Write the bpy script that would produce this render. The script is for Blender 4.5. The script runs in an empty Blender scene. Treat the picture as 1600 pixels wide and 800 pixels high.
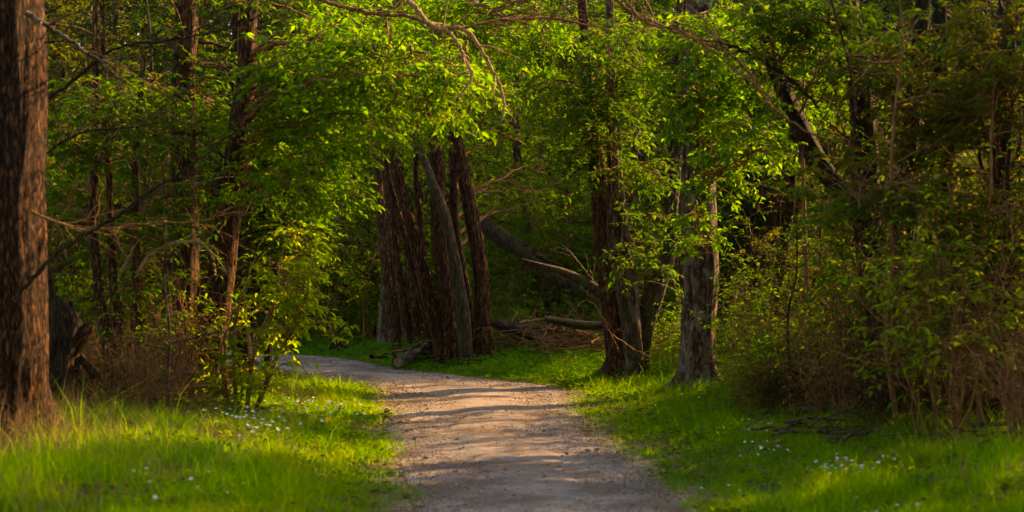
import bpy, math, random
import numpy as np
from mathutils import Vector

SC = bpy.context.scene
COL = SC.collection
R = math.radians
rng = np.random.default_rng(11)
random.seed(5)

# ------------------------------------------------------------------ camera, sky, sun, exposure
EYE = 1.7            # eye height
FPX = 2667.0         # focal length in pixels of a 1600 px wide frame (60 mm)
HOR = 430.0          # row of the horizon
cam_d = bpy.data.cameras.new("camera"); cam = bpy.data.objects.new("camera", cam_d); COL.objects.link(cam)
cam.location = (0, 0, EYE); cam.rotation_euler = (R(90), 0, 0)
cam_d.lens = 60; cam_d.sensor_width = 36; cam_d.shift_y = (HOR - 400) / 1600
cam_d.clip_start = 0.1; cam_d.clip_end = 2000
cam_d.dof.use_dof = True; cam_d.dof.focus_distance = 25.0; cam_d.dof.aperture_fstop = 1.8
SC.camera = cam

SUN_EL, SUN_AZ = 28.0, 38.0       # elevation; angle from +X (right) towards +Y (ahead)
world = bpy.data.worlds.new("World"); SC.world = world; world.use_nodes = True
wn = world.node_tree.nodes; wl = world.node_tree.links; wn.clear()
sky = wn.new('ShaderNodeTexSky'); sky.sky_type = 'NISHITA'; sky.sun_disc = False
sky.sun_elevation = R(SUN_EL); sky.sun_rotation = R(90 - SUN_AZ); sky.dust_density = 2.0; sky.ozone_density = 0.6
bg = wn.new('ShaderNodeBackground'); bg.inputs[1].default_value = 0.15
wo = wn.new('ShaderNodeOutputWorld'); wl.new(sky.outputs[0], bg.inputs[0]); wl.new(bg.outputs[0], wo.inputs[0])
sd = bpy.data.lights.new("sun", 'SUN'); sun = bpy.data.objects.new("sun", sd); COL.objects.link(sun)
sd.energy = 4.8; sd.angle = R(0.53); sd.color = (1.0, 0.67, 0.33)
S = Vector((math.cos(R(SUN_EL)) * math.cos(R(SUN_AZ)), math.cos(R(SUN_EL)) * math.sin(R(SUN_AZ)), math.sin(R(SUN_EL))))
sun.rotation_euler = S.to_track_quat('Z', 'Y').to_euler(); sun.location = (12, 12, 12)
SC.view_settings.view_transform = 'Standard'; SC.view_settings.look = 'None'
SC.view_settings.exposure = 1.78; SC.view_settings.gamma = 1.0; SC.view_settings.use_white_balance = True; SC.view_settings.white_balance_temperature = 8600; SC.view_settings.white_balance_tint = 8; SC.view_settings.use_curve_mapping = False
cy = SC.cycles
cy.max_bounces = 8; cy.diffuse_bounces = 4; cy.glossy_bounces = 2; cy.transmission_bounces = 6; cy.transparent_max_bounces = 4
cy.caustics_reflective = False; cy.caustics_refractive = False

# ------------------------------------------------------------------ small maths
def norm(v): return v / np.maximum(np.linalg.norm(v, axis=-1, keepdims=True), 1e-9)
def sstep(a, b, x):
    t = np.clip((x - a) / (b - a), 0, 1); return t * t * (3 - 2 * t)
_tab = np.random.default_rng(3).random((64, 64))
def noise2(x, y):
    x = np.asarray(x, float); y = np.asarray(y, float)
    xi = np.floor(x).astype(int); yi = np.floor(y).astype(int); fx = x - xi; fy = y - yi
    fx = fx * fx * (3 - 2 * fx); fy = fy * fy * (3 - 2 * fy)
    g = lambda a, b: _tab[a % 64, b % 64]
    return (g(xi, yi) * (1 - fx) + g(xi + 1, yi) * fx) * (1 - fy) + (g(xi, yi + 1) * (1 - fx) + g(xi + 1, yi + 1) * fx) * fy - 0.5

# path outline on the ground (left edge, right edge), near to far
PL = [(-.62, -12), (-.62, 2), (-.62, 12.2), (-.88, 15), (-1.22, 18), (-1.32, 20.6), (-1.5, 23), (-1.9, 25.5), (-2.9, 27.6), (-4.2, 28.9), (-8, 31), (-14, 34), (-26, 38)]
PR = [(1.2, -12), (1.2, 2), (1.12, 12.2), (1.02, 14.6), (.92, 16.8), (.66, 18.3), (.74, 20.6), (.6, 25.4), (-.9, 28.6), (-2.2, 30.8), (-4.6, 36.2), (-12, 41), (-25, 45)]
def densify(P, n=6):
    P = np.array(P, float); out = []
    for i in range(len(P) - 1):
        p0 = P[max(i - 1, 0)]; p1 = P[i]; p2 = P[i + 1]; p3 = P[min(i + 2, len(P) - 1)]
        for k in range(n):
            t = k / n
            out.append(0.5 * ((2 * p1) + (-p0 + p2) * t + (2 * p0 - 5 * p1 + 4 * p2 - p3) * t * t + (-p0 + 3 * p1 - 3 * p2 + p3) * t ** 3))
    out.append(P[-1]); return np.array(out)
PLd, PRd = densify(PL, 4), densify(PR, 4)
POLY = np.vstack([PLd, PRd[::-1]])
def path_dist(x, y):
    """signed distance to the path edge, negative on the path"""
    x = np.atleast_1d(np.asarray(x, float)); y = np.atleast_1d(np.asarray(y, float))
    best = np.full(x.shape, 1e9); inside = np.zeros(x.shape, bool)
    A = POLY; B = np.roll(POLY, -1, axis=0)
    for (ax, ay), (bx, by) in zip(A, B):
        dx, dy = bx - ax, by - ay
        t = np.clip(((x - ax) * dx + (y - ay) * dy) / (dx * dx + dy * dy + 1e-9), 0, 1)
        best = np.minimum(best, (x - ax - t * dx) ** 2 + (y - ay - t * dy) ** 2)
        c = (ay > y) != (by > y)
        inside ^= c & (x < (bx - ax) * (y - ay) / (by - ay + 1e-12) + ax)
    d = np.sqrt(best); return np.where(inside, -d, d)
def ground_h(x, y, d=None):
    if d is None: d = path_dist(x, y)
    x = np.atleast_1d(np.asarray(x, float)); y = np.atleast_1d(np.asarray(y, float))
    h = 0.20 * sstep(0.0, 2.6, d) + 0.10 * noise2(x * .45 + 7, y * .45) * sstep(0, 1.5, d) + 0.03 * noise2(x * 2, y * 2 + 9) * sstep(0, .6, d)
    h += sstep(70, 130, y) * 16.0 + sstep(45, 120, np.abs(x)) * 9.0 * sstep(20, 60, y)
    return h
def gz(x, y): return float(ground_h(x, y)[0])
def P3(px, py, Y):
    return np.array([(px - 800) / FPX * Y, Y, EYE + (HOR - py) / FPX * Y])

# ------------------------------------------------------------------ mesh batches
class MB:
    def __init__(s): s.v = []; s.f = []; s.m = []; s.n = 0; s.sm = []
    def add(s, v, f, mat=0, smooth=False):
        v = np.asarray(v, np.float32).reshape(-1, 3); f = np.asarray(f, np.int64)
        s.v.append(v); s.f.append(f + s.n); s.m.append(mat); s.sm.append(smooth); s.n += len(v)
    def build(s, name, mats, parent=None, loc=None):
        me = bpy.data.meshes.new(name)
        v = np.concatenate(s.v)
        if loc is not None: v = v - np.array(loc, np.float32)
        loops = np.concatenate([f.ravel() for f in s.f]); sizes = np.concatenate([np.full(len(f), f.shape[1]) for f in s.f])
        mi = np.concatenate([np.full(len(f), m) for f, m in zip(s.f, s.m)]); sm = np.concatenate([np.full(len(f), q) for f, q in zip(s.f, s.sm)])
        me.vertices.add(len(v)); me.vertices.foreach_set("co", v.ravel())
        me.loops.add(len(loops)); me.loops.foreach_set("vertex_index", loops.astype(np.int32))
        me.polygons.add(len(sizes)); st = np.concatenate([[0], np.cumsum(sizes)[:-1]])
        me.polygons.foreach_set("loop_start", st.astype(np.int32)); me.polygons.foreach_set("loop_total", sizes.astype(np.int32))
        me.polygons.foreach_set("material_index", mi.astype(np.int32)); me.polygons.foreach_set("use_smooth", sm)
        for m in (mats if isinstance(mats, (list, tuple)) else [mats]): me.materials.append(m)
        me.update(calc_edges=True)
        o = bpy.data.objects.new(name, me); COL.objects.link(o)
        if parent is not None: o.parent = parent
        elif loc is not None: o.location = loc
        return o

def frames(P):
    T = np.gradient(P, axis=1); T = norm(T)
    m = np.abs(norm((P[:, -1] - P[:, 0])))
    ref = np.zeros_like(m); ref[np.arange(len(m)), np.argmin(m, axis=1)] = 1
    U = norm(np.cross(T, ref[:, None, :])); V = np.cross(T, U)
    return T, U, V
def tubes(mb, P, Rr, sides=4, mat=0, bark=0.0, seed=0, fx=3.0, cap=False, flare=None):
    """P (n,K,3) polylines, Rr (n,K) radii"""
    P = np.asarray(P, float); Rr = np.asarray(Rr, float)
    if P.ndim == 2: P = P[None]; Rr = Rr[None]
    n, K, _ = P.shape
    T, U, V = frames(P)
    a = np.arange(sides) / sides * 2 * np.pi
    rad = np.repeat(Rr[:, :, None], sides, axis=2)
    if bark > 0:
        L = np.concatenate([np.zeros((n, 1)), np.cumsum(np.linalg.norm(np.diff(P, axis=1), axis=2), axis=1)], axis=1)[:, :, None]
        r0 = Rr.mean()
        ca, sa = np.cos(a)[None, None], np.sin(a)[None, None]
        k = fx / max(r0, .03) * r0
        # ridged furrows: noise sampled on a circle so that it closes
        q = noise2(ca * 7 + seed + L * .55, sa * 7 + seed * 1.7 + L * .35) * .9 + noise2(ca * 14 + seed * 3 + L * 1.3, sa * 14 + 5 - L * 1.1) * .6
        q = -np.abs(q) * 2 + .35
        lump = noise2(ca * 1.2 + seed + L * .9, sa * 1.2 + L * .8) * 1.4
        rad = rad * (1 + bark * q + bark * .9 * lump)
    if flare is not None:
        lob = (.5 + .5 * np.cos(a * 5 + seed)) ** 2 * .8 + (.5 + .5 * np.cos(a * 3 + seed * 2.3)) ** 2 * .6
        rad = rad * (1 + flare[None, :, None] * lob[None, None])
    X = P[:, :, None, :] + rad[..., None] * (np.cos(a)[None, None, :, None] * U[:, :, None, :] + np.sin(a)[None, None, :, None] * V[:, :, None, :])
    i = np.arange(K - 1)[:, None]; j = np.arange(sides)[None]
    q = np.stack([i * sides + j, i * sides + (j + 1) % sides, (i + 1) * sides + (j + 1) % sides, (i + 1) * sides + j], -1).reshape(-1, 4)
    F = (np.arange(n)[:, None, None] * K * sides + q[None]).reshape(-1, 4)
    mb.add(X.reshape(-1, 3), F, mat, True)
    if cap:
        for e in (0, K - 1):
            c = P[:, e][:, None]; ring = X[:, e]
            vv = np.concatenate([c, ring], axis=1)
            jj = np.arange(sides); tri = np.stack([np.zeros(sides, int), 1 + jj, 1 + (jj + 1) % sides], -1)
            for b in range(n): mb.add(vv[b], tri, mat if cap is True else cap, False)
def smooth_line(P, k, extra=None):
    """resample a polyline (m, c) by Catmull-Rom to k points"""
    P = np.asarray(P, float)
    if len(P) == 2: P = np.array([P[0], (P[0] + P[1]) / 2, P[1]])
    D = densify(P, 12); L = np.concatenate([[0], np.cumsum(np.linalg.norm(np.diff(D[:, :3], axis=0), axis=1))])
    t = np.linspace(0, L[-1], k)
    return np.stack([np.interp(t, L, D[:, c]) for c in range(D.shape[1])], -1)

def rand_unit(n, r=rng):
    return norm(r.normal(size=(n, 3)))
def leaves(mb, pos, d, nrm, size, wid=.42, lod=0, mat=0):
    d = norm(d); s = norm(np.cross(d, nrm)); u = np.cross(s, d)
    sz = size[:, None]
    n = len(pos)
    if lod == 0:
        prof = [(0, 0, 0), (.45, -.5, .10), (1, 0, -.12), (.45, .5, .10)]
        tri = np.array([[0, 1, 2], [0, 2, 3]])
    else:
        prof = [(0, 0, 0), (.28, -.42, .10), (.28, 0, 0), (.28, .42, .10), (.62, -.40, .05), (.62, 0, -.05), (.62, .40, .05), (1.0, 0, -.22)]
        tri = np.array([[0, 1, 2], [0, 2, 3], [1, 4, 5], [1, 5, 2], [2, 5, 6], [2, 6, 3], [4, 7, 5], [5, 7, 6]])
    V = np.stack([pos + sz * (a * d + b * wid * s + c * u) for a, b, c in prof], 1)
    F = (np.arange(n)[:, None, None] * len(prof) + tri[None]).reshape(-1, 3)
    mb.add(V.reshape(-1, 3), F, mat, lod > 0)

def foliage(mb, limbs, r, sub=10, sublen=.7, q=3, twl=.28, nl=7, leaf=.09, lod=0, t0=.25, droop=.25, leafmat=0, barkmat=1, width=.42, twig_r=.004, flat=.45, skip=0.0):
    """limbs: list of (K,3) polylines. Sub-branches, twigs, leaves."""
    ss, sdv, sl = [], [], []
    for Lm in limbs:
        k = max(2, int(sub)); t = np.sort(r.uniform(t0, 1, k)); t[-1] = 1.0
        idx = t * (len(Lm) - 1); i0 = np.minimum(idx.astype(int), len(Lm) - 2); f = (idx - i0)[:, None]
        p = Lm[i0] * (1 - f) + Lm[i0 + 1] * f; tan = norm(Lm[i0 + 1] - Lm[i0])
        side = norm(np.cross(tan, [0, 0, 1]) + 1e-6) * r.choice([-1, 1], k)[:, None]
        ang = r.uniform(.35, 1.15, k)[:, None]; ang[-1] = .05
        dd = norm(tan * np.cos(ang) + side * np.sin(ang) + r.normal(size=(k, 3)) * .22 + np.array([0, 0, .12]))
        ss.append(p); sdv.append(dd); sl.append(sublen * r.uniform(.45, 1.15, k) * (1.15 - .5 * t))
    p, d, L = np.concatenate(ss), np.concatenate(sdv), np.concatenate(sl)
    if skip > 0:
        keep = r.random(len(p)) > skip; p, d, L = p[keep], d[keep], L[keep]
    m = len(p); K = 5; tt = np.linspace(0, 1, K)[None, :, None]
    bend = r.normal(size=(m, 1, 3)) * .12
    sag = np.zeros((m, 1, 3)); sag[..., 2] = -droop
    C = p[:, None] + L[:, None, None] * (d[:, None] * tt + (bend + sag) * tt ** 2)
    tubes(mb, C, np.linspace(twig_r * 2, twig_r * .7, K)[None].repeat(m, 0), 3, barkmat)
    # twigs
    M = m * q; C2 = np.repeat(C, q, axis=0); ti = r.uniform(.15, 1, M); ti[::q] = 1.0
    idx = ti * (K - 1); i0 = np.minimum(idx.astype(int), K - 2); f = (idx - i0)[:, None]; ar = np.arange(M)
    p2 = C2[ar, i0] * (1 - f) + C2[ar, i0 + 1] * f; tan = norm(C2[ar, i0 + 1] - C2[ar, i0])
    side = norm(np.cross(tan, [0, 0, 1]) + 1e-6) * r.choice([-1, 1], M)[:, None]
    a = r.uniform(.3, 1.1, M)[:, None]
    d2 = norm(tan * np.cos(a) + side * np.sin(a) + r.normal(size=(M, 3)) * .3)
    L2 = twl * r.uniform(.5, 1.3, M)
    tt = np.linspace(0, 1, 3)[None, :, None]; sag = np.zeros((M, 1, 3)); sag[..., 2] = -droop * .8
    D = p2[:, None] + L2[:, None, None] * (d2[:, None] * tt + sag * tt ** 2)
    tubes(mb, D, np.linspace(twig_r * .9, twig_r * .4, 3)[None].repeat(M, 0), 3, barkmat)
    # leaves
    N = M * nl; D3 = np.repeat(D, nl, axis=0); lt = (np.tile(np.arange(nl), M) + r.uniform(.3, 1, N)) / nl
    idx = lt * 2; i0 = np.minimum(idx.astype(int), 1); f = (idx - i0)[:, None]; ar = np.arange(N)
    p3 = D3[ar, i0] * (1 - f) + D3[ar, i0 + 1] * f; tan = norm(D3[ar, i0 + 1] - D3[ar, i0])
    sg = np.where(np.arange(N) % 2 == 0, 1.0, -1.0)[:, None]
    side = norm(np.cross(tan, [0, 0, 1]) + 1e-6) * sg
    d3 = norm(tan * .6 + side * .75 + r.normal(size=(N, 3)) * .33 + np.array([0, 0, -.12]))
    nr = norm(np.array([0, 0, 1.0]) + r.normal(size=(N, 3)) * flat)
    leaves(mb, p3, d3, nr, leaf * r.uniform(.35, 1.3, N), width, lod, leafmat)
    return N

# ------------------------------------------------------------------ materials
def mat_new(name):
    m = bpy.data.materials.new(name); m.use_nodes = True; n = m.node_tree.nodes; n.clear()
    return m, n, m.node_tree.links
def ramp(n, stops):
    c = n.new('ShaderNodeValToRGB'); e = c.color_ramp.elements
    while len(e) < len(stops): e.new(.5)
    for k, (p, col) in enumerate(stops): e[k].position = p; e[k].color = (*col, 1)
    return c
def leaf_mat(name, cols, trans, tw=.5, rough=.65, spec=.07):
    m, n, l = mat_new(name)
    g = n.new('ShaderNodeNewGeometry'); oi = n.new('ShaderNodeObjectInfo')
    tc = n.new('ShaderNodeTexCoord'); nz = n.new('ShaderNodeTexNoise'); nz.inputs['Scale'].default_value = .9; nz.inputs['Detail'].default_value = 1
    l.new(g.outputs['Position'], nz.inputs['Vector'])
    mx = n.new('ShaderNodeMath'); mx.operation = 'MULTIPLY_ADD'; mx.inputs[1].default_value = .55; l.new(g.outputs['Random Per Island'], mx.inputs[0])
    m2 = n.new('ShaderNodeMath'); m2.operation = 'MULTIPLY_ADD'; m2.inputs[1].default_value = .9; m2.inputs[2].default_value = -.22
    l.new(nz.outputs[0], m2.inputs[0]); l.new(m2.outputs[0], mx.inputs[2])
    cr = ramp(n, list(zip(np.linspace(0, 1, len(cols)), cols))); l.new(mx.outputs[0], cr.inputs[0])
    ct = ramp(n, list(zip(np.linspace(0, 1, len(trans)), trans))); l.new(mx.outputs[0], ct.inputs[0])
    p = n.new('ShaderNodeBsdfPrincipled'); p.inputs['Roughness'].default_value = rough; p.inputs['Specular IOR Level'].default_value = spec
    t = n.new('ShaderNodeBsdfTranslucent'); ms = n.new('ShaderNodeMixShader'); ms.inputs[0].default_value = tw
    l.new(cr.outputs[0], p.inputs['Base Color']); l.new(ct.outputs[0], t.inputs[0])
    l.new(p.outputs[0], ms.inputs[1]); l.new(t.outputs[0], ms.inputs[2])
    o = n.new('ShaderNodeOutputMaterial'); l.new(ms.outputs[0], o.inputs[0]); return m
def bark_mat(name, c0, c1, c2=None, moss=0.0, sc=1.0, mott=0.0, bump=.6, crack=.75):
    m, n, l = mat_new(name)
    tc = n.new('ShaderNodeTexCoord'); mp = n.new('ShaderNodeMapping'); mp.inputs['Scale'].default_value = (34 * sc, 34 * sc, 5 * sc)
    l.new(tc.outputs['Object'], mp.inputs[0])
    nz = n.new('ShaderNodeTexNoise'); nz.inputs['Scale'].default_value = 1; nz.inputs['Detail'].default_value = 6; nz.inputs['Roughness'].default_value = .65
    l.new(mp.outputs[0], nz.inputs[0])
    cr = ramp(n, [(.34, c0), (.52, c1), (.7, c2 or c1)]); l.new(nz.outputs[0], cr.inputs[0])
    col = cr.outputs[0]
    def over(scale, lo, hi, c, vec=(1, 1, 1), f=1.0):
        nonlocal col
        m2 = n.new('ShaderNodeMapping'); m2.inputs['Scale'].default_value = vec; l.new(tc.outputs['Object'], m2.inputs[0])
        z = n.new('ShaderNodeTexNoise'); z.inputs['Scale'].default_value = scale; z.inputs['Detail'].default_value = 5; l.new(m2.outputs[0], z.inputs[0])
        r = ramp(n, [(lo, (0, 0, 0)), (hi, (f, f, f))]); l.new(z.outputs[0], r.inputs[0])
        x = n.new('ShaderNodeMix'); x.data_type = 'RGBA'; l.new(r.outputs[0], x.inputs[0]); l.new(col, x.inputs[6]); x.inputs[7].default_value = (*c, 1); col = x.outputs[2]
    vm = n.new('ShaderNodeMapping'); vm.inputs['Scale'].default_value = (24 * sc, 24 * sc, 5.5 * sc); l.new(tc.outputs['Object'], vm.inputs[0])
    va = n.new('ShaderNodeVectorMath'); va.operation = 'MULTIPLY_ADD'; va.inputs[1].default_value = (2.4, 2.4, 2.0); l.new(nz.outputs['Color'], va.inputs[0]); l.new(vm.outputs[0], va.inputs[2])
    vo = n.new('ShaderNodeTexVoronoi'); vo.feature = 'DISTANCE_TO_EDGE'; vo.inputs['Scale'].default_value = 1; l.new(va.outputs[0], vo.inputs[0])
    vr = ramp(n, [(.0, (0, 0, 0)), (.16, (1, 1, 1))]); l.new(vo.outputs['Distance'], vr.inputs[0])
    if crack:
        x = n.new('ShaderNodeMix'); x.data_type = 'RGBA'; x.blend_type = 'MULTIPLY'; x.inputs[0].default_value = crack; l.new(col, x.inputs[6]); l.new(vr.outputs[0], x.inputs[7]); col = x.outputs[2]
    if mott: over(9, .52, .60, (.20, .15, .11), (1, 1, .45), mott)
    if mott: over(23, .6, .66, (.27, .26, .22), (1, 1, .6), mott * .8)
    if moss: over(4, .5, .66, (.055, .065, .012), (1, 1, .4), moss)
    p = n.new('ShaderNodeBsdfPrincipled'); p.inputs['Roughness'].default_value = .88; p.inputs['Specular IOR Level'].default_value = .2
    l.new(col, p.inputs['Base Color'])
    b = n.new('ShaderNodeBump'); b.inputs['Strength'].default_value = bump; b.inputs['Distance'].default_value = .03
    l.new(nz.outputs[0], b.inputs['Height'])
    b2 = n.new('ShaderNodeBump'); b2.inputs['Strength'].default_value = bump if crack else 0; b2.inputs['Distance'].default_value = .05
    l.new(vr.outputs[0], b2.inputs['Height']); l.new(b.outputs[0], b2.inputs['Normal']); l.new(b2.outputs[0], p.inputs['Normal'])
    o = n.new('ShaderNodeOutputMaterial'); l.new(p.outputs[0], o.inputs[0]); return m

M = {}
M['leaf_fresh'] = leaf_mat('fresh spring leaf', [(.03, .08, .002), (.055, .125, .003), (.085, .155, .003), (.13, .17, .004)], [(.07, .22, .002), (.13, .34, .003), (.22, .42, .003), (.38, .48, .004)], .5)
M['leaf_yellow'] = leaf_mat('yellow green young leaf', [(.07, .12, .004), (.12, .17, .005), (.2, .21, .006)], [(.16, .36, .003), (.32, .48, .004), (.55, .56, .005)], .5)
M['leaf_mid'] = leaf_mat('mid green leaf', [(.022, .055, .003), (.04, .085, .003), (.075, .11, .004)], [(.06, .16, .003), (.11, .24, .003), (.22, .31, .004)], .45)
M['leaf_shaded'] = leaf_mat('green leaf darkened for wood shade', [(.010, .022, .003), (.02, .04, .003), (.045, .055, .004)], [(.02, .06, .002), (.04, .09, .003), (.10, .13, .004)], .22)  # shade of the wood put into the leaf colour
M['leaf_olive'] = leaf_mat('olive leaf', [(.03, .045, .004), (.055, .065, .004), (.09, .075, .006)], [(.08, .12, .004), (.16, .18, .005), (.30, .24, .006)], .45)
M['grass'] = leaf_mat('grass blade', [(.045, .11, .002), (.08, .17, .002), (.13, .20, .003), (.22, .19, .012)], [(.09, .29, .002), (.17, .41, .002), (.30, .48, .003), (.50, .42, .02)], .5, .6, .08)
M['dry_grass'] = leaf_mat('dry straw', [(.10, .06, .02), (.18, .115, .04), (.32, .23, .10)], [(.12, .07, .02), (.2, .13, .04), (.28, .2, .08)], .3, .7, .2)
M['elder'] = leaf_mat('ground cover leaf', [(.035, .12, .008), (.06, .17, .008), (.10, .2, .008)], [(.07, .26, .006), (.13, .34, .006), (.26, .40, .008)], .4)
M['litter'] = leaf_mat('dead leaf', [(.03, .016, .008), (.075, .038, .015), (.15, .08, .03), (.22, .14, .07)], [(.04, .02, .01), (.08, .04, .015), (.14, .07, .02)], .2, .8, .15)
M['weed'] = leaf_mat('verge weed leaf', [(.04, .09, .005), (.08, .13, .006), (.14, .16, .01)], [(.08, .24, .004), (.2, .34, .005), (.4, .42, .01)], .45)
M['stone'] = leaf_mat('loose stones', [(.08, .055, .045), (.2, .15, .12), (.36, .28, .23)], [(0, 0, 0), (0, 0, 0)], 0, .85, .2)
M['petal'] = leaf_mat('white petal', [(.72, .72, .70), (.8, .8, .78)], [(.6, .6, .58), (.7, .7, .66)], .3)
M['bark_brown'] = bark_mat('furrowed brown bark', (.018, .007, .003), (.13, .05, .018), (.28, .12, .045), moss=.12, bump=.9)
M['bark_red'] = bark_mat('reddish plated bark', (.012, .004, .002), (.075, .027, .009), (.21, .082, .028), sc=1.25, bump=1.0, crack=.95)
M['bark_dark'] = bark_mat('dark bark', (.010, .005, .003), (.038, .019, .009), (.08, .042, .02), moss=.3)
M['bark_grey'] = bark_mat('grey brown bark', (.022, .012, .006), (.09, .048, .024), (.18, .105, .058), moss=.5, mott=.5)
M['bark_moss'] = bark_mat('mossy bark', (.02, .012, .007), (.09, .055, .03), (.16, .1, .06), moss=.9)
M['bark_rugged'] = bark_mat('rugged flaking bark', (.018, .010, .006), (.12, .062, .036), (.28, .165, .105), sc=.6, mott=.85, moss=.2)
M['bark_pale'] = bark_mat('pale smooth bark tinted like orange sunlight', (.12, .06, .03), (.32, .175, .085), (.46, .28, .15), bump=.3, crack=0)  # orange of sunlight worked into the bark colour for the overhead twigs
M['bark_twig'] = bark_mat('reddish twig bark', (.06, .024, .008), (.19, .082, .03), (.33, .155, .06), bump=.2, crack=0)
M['bark_birch'] = bark_mat('whitish log bark', (.06, .05, .035), (.24, .20, .15), (.42, .38, .31), mott=.4, moss=.4, bump=.7)
M['wood_cut'] = bark_mat('cut wood', (.07, .04, .02), (.22, .14, .07), (.34, .23, .12), bump=.2, crack=0)

def ground_mat():
    m, n, l = mat_new('forest floor and verge soil')
    tc = n.new('ShaderNodeTexCoord'); at = n.new('ShaderNodeAttribute'); at.attribute_name = 'verge'
    z1 = n.new('ShaderNodeTexNoise'); z1.inputs['Scale'].default_value = 9; z1.inputs['Detail'].default_value = 8; l.new(tc.outputs['Object'], z1.inputs[0])
    a = ramp(n, [(.3, (.012, .008, .004)), (.5, (.045, .026, .013)), (.7, (.11, .065, .03))]); l.new(z1.outputs[0], a.inputs[0])
    b = ramp(n, [(.3, (.02, .035, .006)), (.55, (.05, .07, .012)), (.75, (.11, .09, .035))]); l.new(z1.outputs[0], b.inputs[0])
    x = n.new('ShaderNodeMix'); x.data_type = 'RGBA'; l.new(at.outputs['Fac'], x.inputs[0]); l.new(a.outputs[0], x.inputs[6]); l.new(b.outputs[0], x.inputs[7])
    am = n.new('ShaderNodeAttribute'); am.attribute_name = 'margin'
    cm = ramp(n, [(.3, (.09, .06, .035)), (.5, (.24, .17, .11)), (.7, (.42, .33, .23))]); l.new(z1.outputs[0], cm.inputs[0])
    xm = n.new('ShaderNodeMix'); xm.data_type = 'RGBA'; l.new(am.outputs['Fac'], xm.inputs[0]); l.new(x.outputs[2], xm.inputs[6]); l.new(cm.outputs[0], xm.inputs[7]); x = xm
    p = n.new('ShaderNodeBsdfPrincipled'); p.inputs['Roughness'].default_value = .95; p.inputs['Specular IOR Level'].default_value = .1
    l.new(x.outputs[2], p.inputs['Base Color'])
    bp = n.new('ShaderNodeBump'); bp.inputs['Distance'].default_value = .04; l.new(z1.outputs[0], bp.inputs['Height']); l.new(bp.outputs[0], p.inputs['Normal'])
    o = n.new('ShaderNodeOutputMaterial'); l.new(p.outputs[0], o.inputs[0]); return m
def path_mat():
    m, n, l = mat_new('trodden gravel')
    tc = n.new('ShaderNodeTexCoord')
    def nz(s, d=6, r=.6):
        z = n.new('ShaderNodeTexNoise'); z.inputs['Scale'].default_value = s; z.inputs['Detail'].default_value = d; z.inputs['Roughness'].default_value = r; l.new(tc.outputs['Object'], z.inputs[0]); return z
    big, fine, grit = nz(1.3, 4), nz(14, 8, .7), nz(120, 3, .7)
    c = ramp(n, [(.25, (.15, .11, .098)), (.42, (.34, .265, .24)), (.6, (.46, .375, .35)), (.8, (.60, .51, .48))]); l.new(fine.outputs[0], c.inputs[0])
    d = ramp(n, [(.38, (.6, .52, .47)), (.6, (1, 1, 1))]); l.new(big.outputs[0], d.inputs[0])
    e = ramp(n, [(.3, (.45, .42, .4)), (.5, (.95, .95, .95)), (.72, (1.3, 1.3, 1.3))]); l.new(grit.outputs[0], e.inputs[0])
    def mul(a, b):
        x = n.new('ShaderNodeMix'); x.data_type = 'RGBA'; x.blend_type = 'MULTIPLY'; x.inputs[0].default_value = 1; l.new(a, x.inputs[6]); l.new(b, x.inputs[7]); return x.outputs[2]
    col = mul(mul(c.outputs[0], d.outputs[0]), e.outputs[0])
    p = n.new('ShaderNodeBsdfPrincipled'); p.inputs['Roughness'].default_value = .92; p.inputs['Specular IOR Level'].default_value = .15
    l.new(col, p.inputs['Base Color'])
    b1 = n.new('ShaderNodeBump'); b1.inputs['Distance'].default_value = .012; l.new(grit.outputs[0], b1.inputs['Height'])
    b2 = n.new('ShaderNodeBump'); b2.inputs['Distance'].default_value = .06; l.new(fine.outputs[0], b2.inputs['Height']); l.new(b1.outputs[0], b2.inputs['Normal'])
    l.new(b2.outputs[0], p.inputs['Normal'])
    o = n.new('ShaderNodeOutputMaterial'); l.new(p.outputs[0], o.inputs[0]); return m
M['ground'] = ground_mat(); M['path'] = path_mat()

def tag(o, label=None, cat=None, group=None, kind=None):
    if label: o['label'] = label
    if cat: o['category'] = cat
    if group: o['group'] = group
    if kind: o['kind'] = kind
    return o
def root(name, loc, label, cat, group=None):
    o = bpy.data.objects.new(name, None); COL.objects.link(o); o.location = loc; o.empty_display_size = .2
    return tag(o, label, cat, group)

# ------------------------------------------------------------------ ground and path
def grid(xs, ys):
    X, Y = np.meshgrid(xs, ys); return X, Y
def build_ground():
    xs = np.unique(np.concatenate([np.linspace(-300, -40, 14), np.linspace(-40, -10, 31), np.linspace(-10, 10, 134), np.linspace(10, 40, 31), np.linspace(40, 300, 14)]))
    ys = np.unique(np.concatenate([np.linspace(-200, -10, 12), np.linspace(-10, 8, 20), np.linspace(8, 42, 220), np.linspace(42, 130, 60), np.linspace(130, 600, 16)]))
    X, Y = grid(xs, ys); x, y = X.ravel(), Y.ravel(); d = path_dist(x, y)
    h = ground_h(x, y, d) - .03 * (d < -.12)
    mb = MB(); nx = len(xs); i = np.arange(len(ys) - 1)[:, None]; j = np.arange(nx - 1)[None]
    F = np.stack([i * nx + j, i * nx + j + 1, (i + 1) * nx + j + 1, (i + 1) * nx + j], -1).reshape(-1, 4)
    mb.add(np.stack([x, y, h], -1), F, 0, True)
    o = mb.build('ground', M['ground'])
    a = o.data.attributes.new('verge', 'FLOAT', 'POINT')
    e2 = d + noise2(x * 1.3, y * .9) * .5 + noise2(x * 4, y * 3) * .32
    o.data.attributes.new('margin', 'FLOAT', 'POINT').data.foreach_set('value', (1 - sstep(.05, .5, e2)).astype(np.float32))
    w = (1 - sstep(1.6, 3.6, d + noise2(x, y) * 1.2)) * (1 - sstep(40, 46, y)); a.data.foreach_set('value', w.astype(np.float32))
    tag(o, kind='structure')
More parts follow.
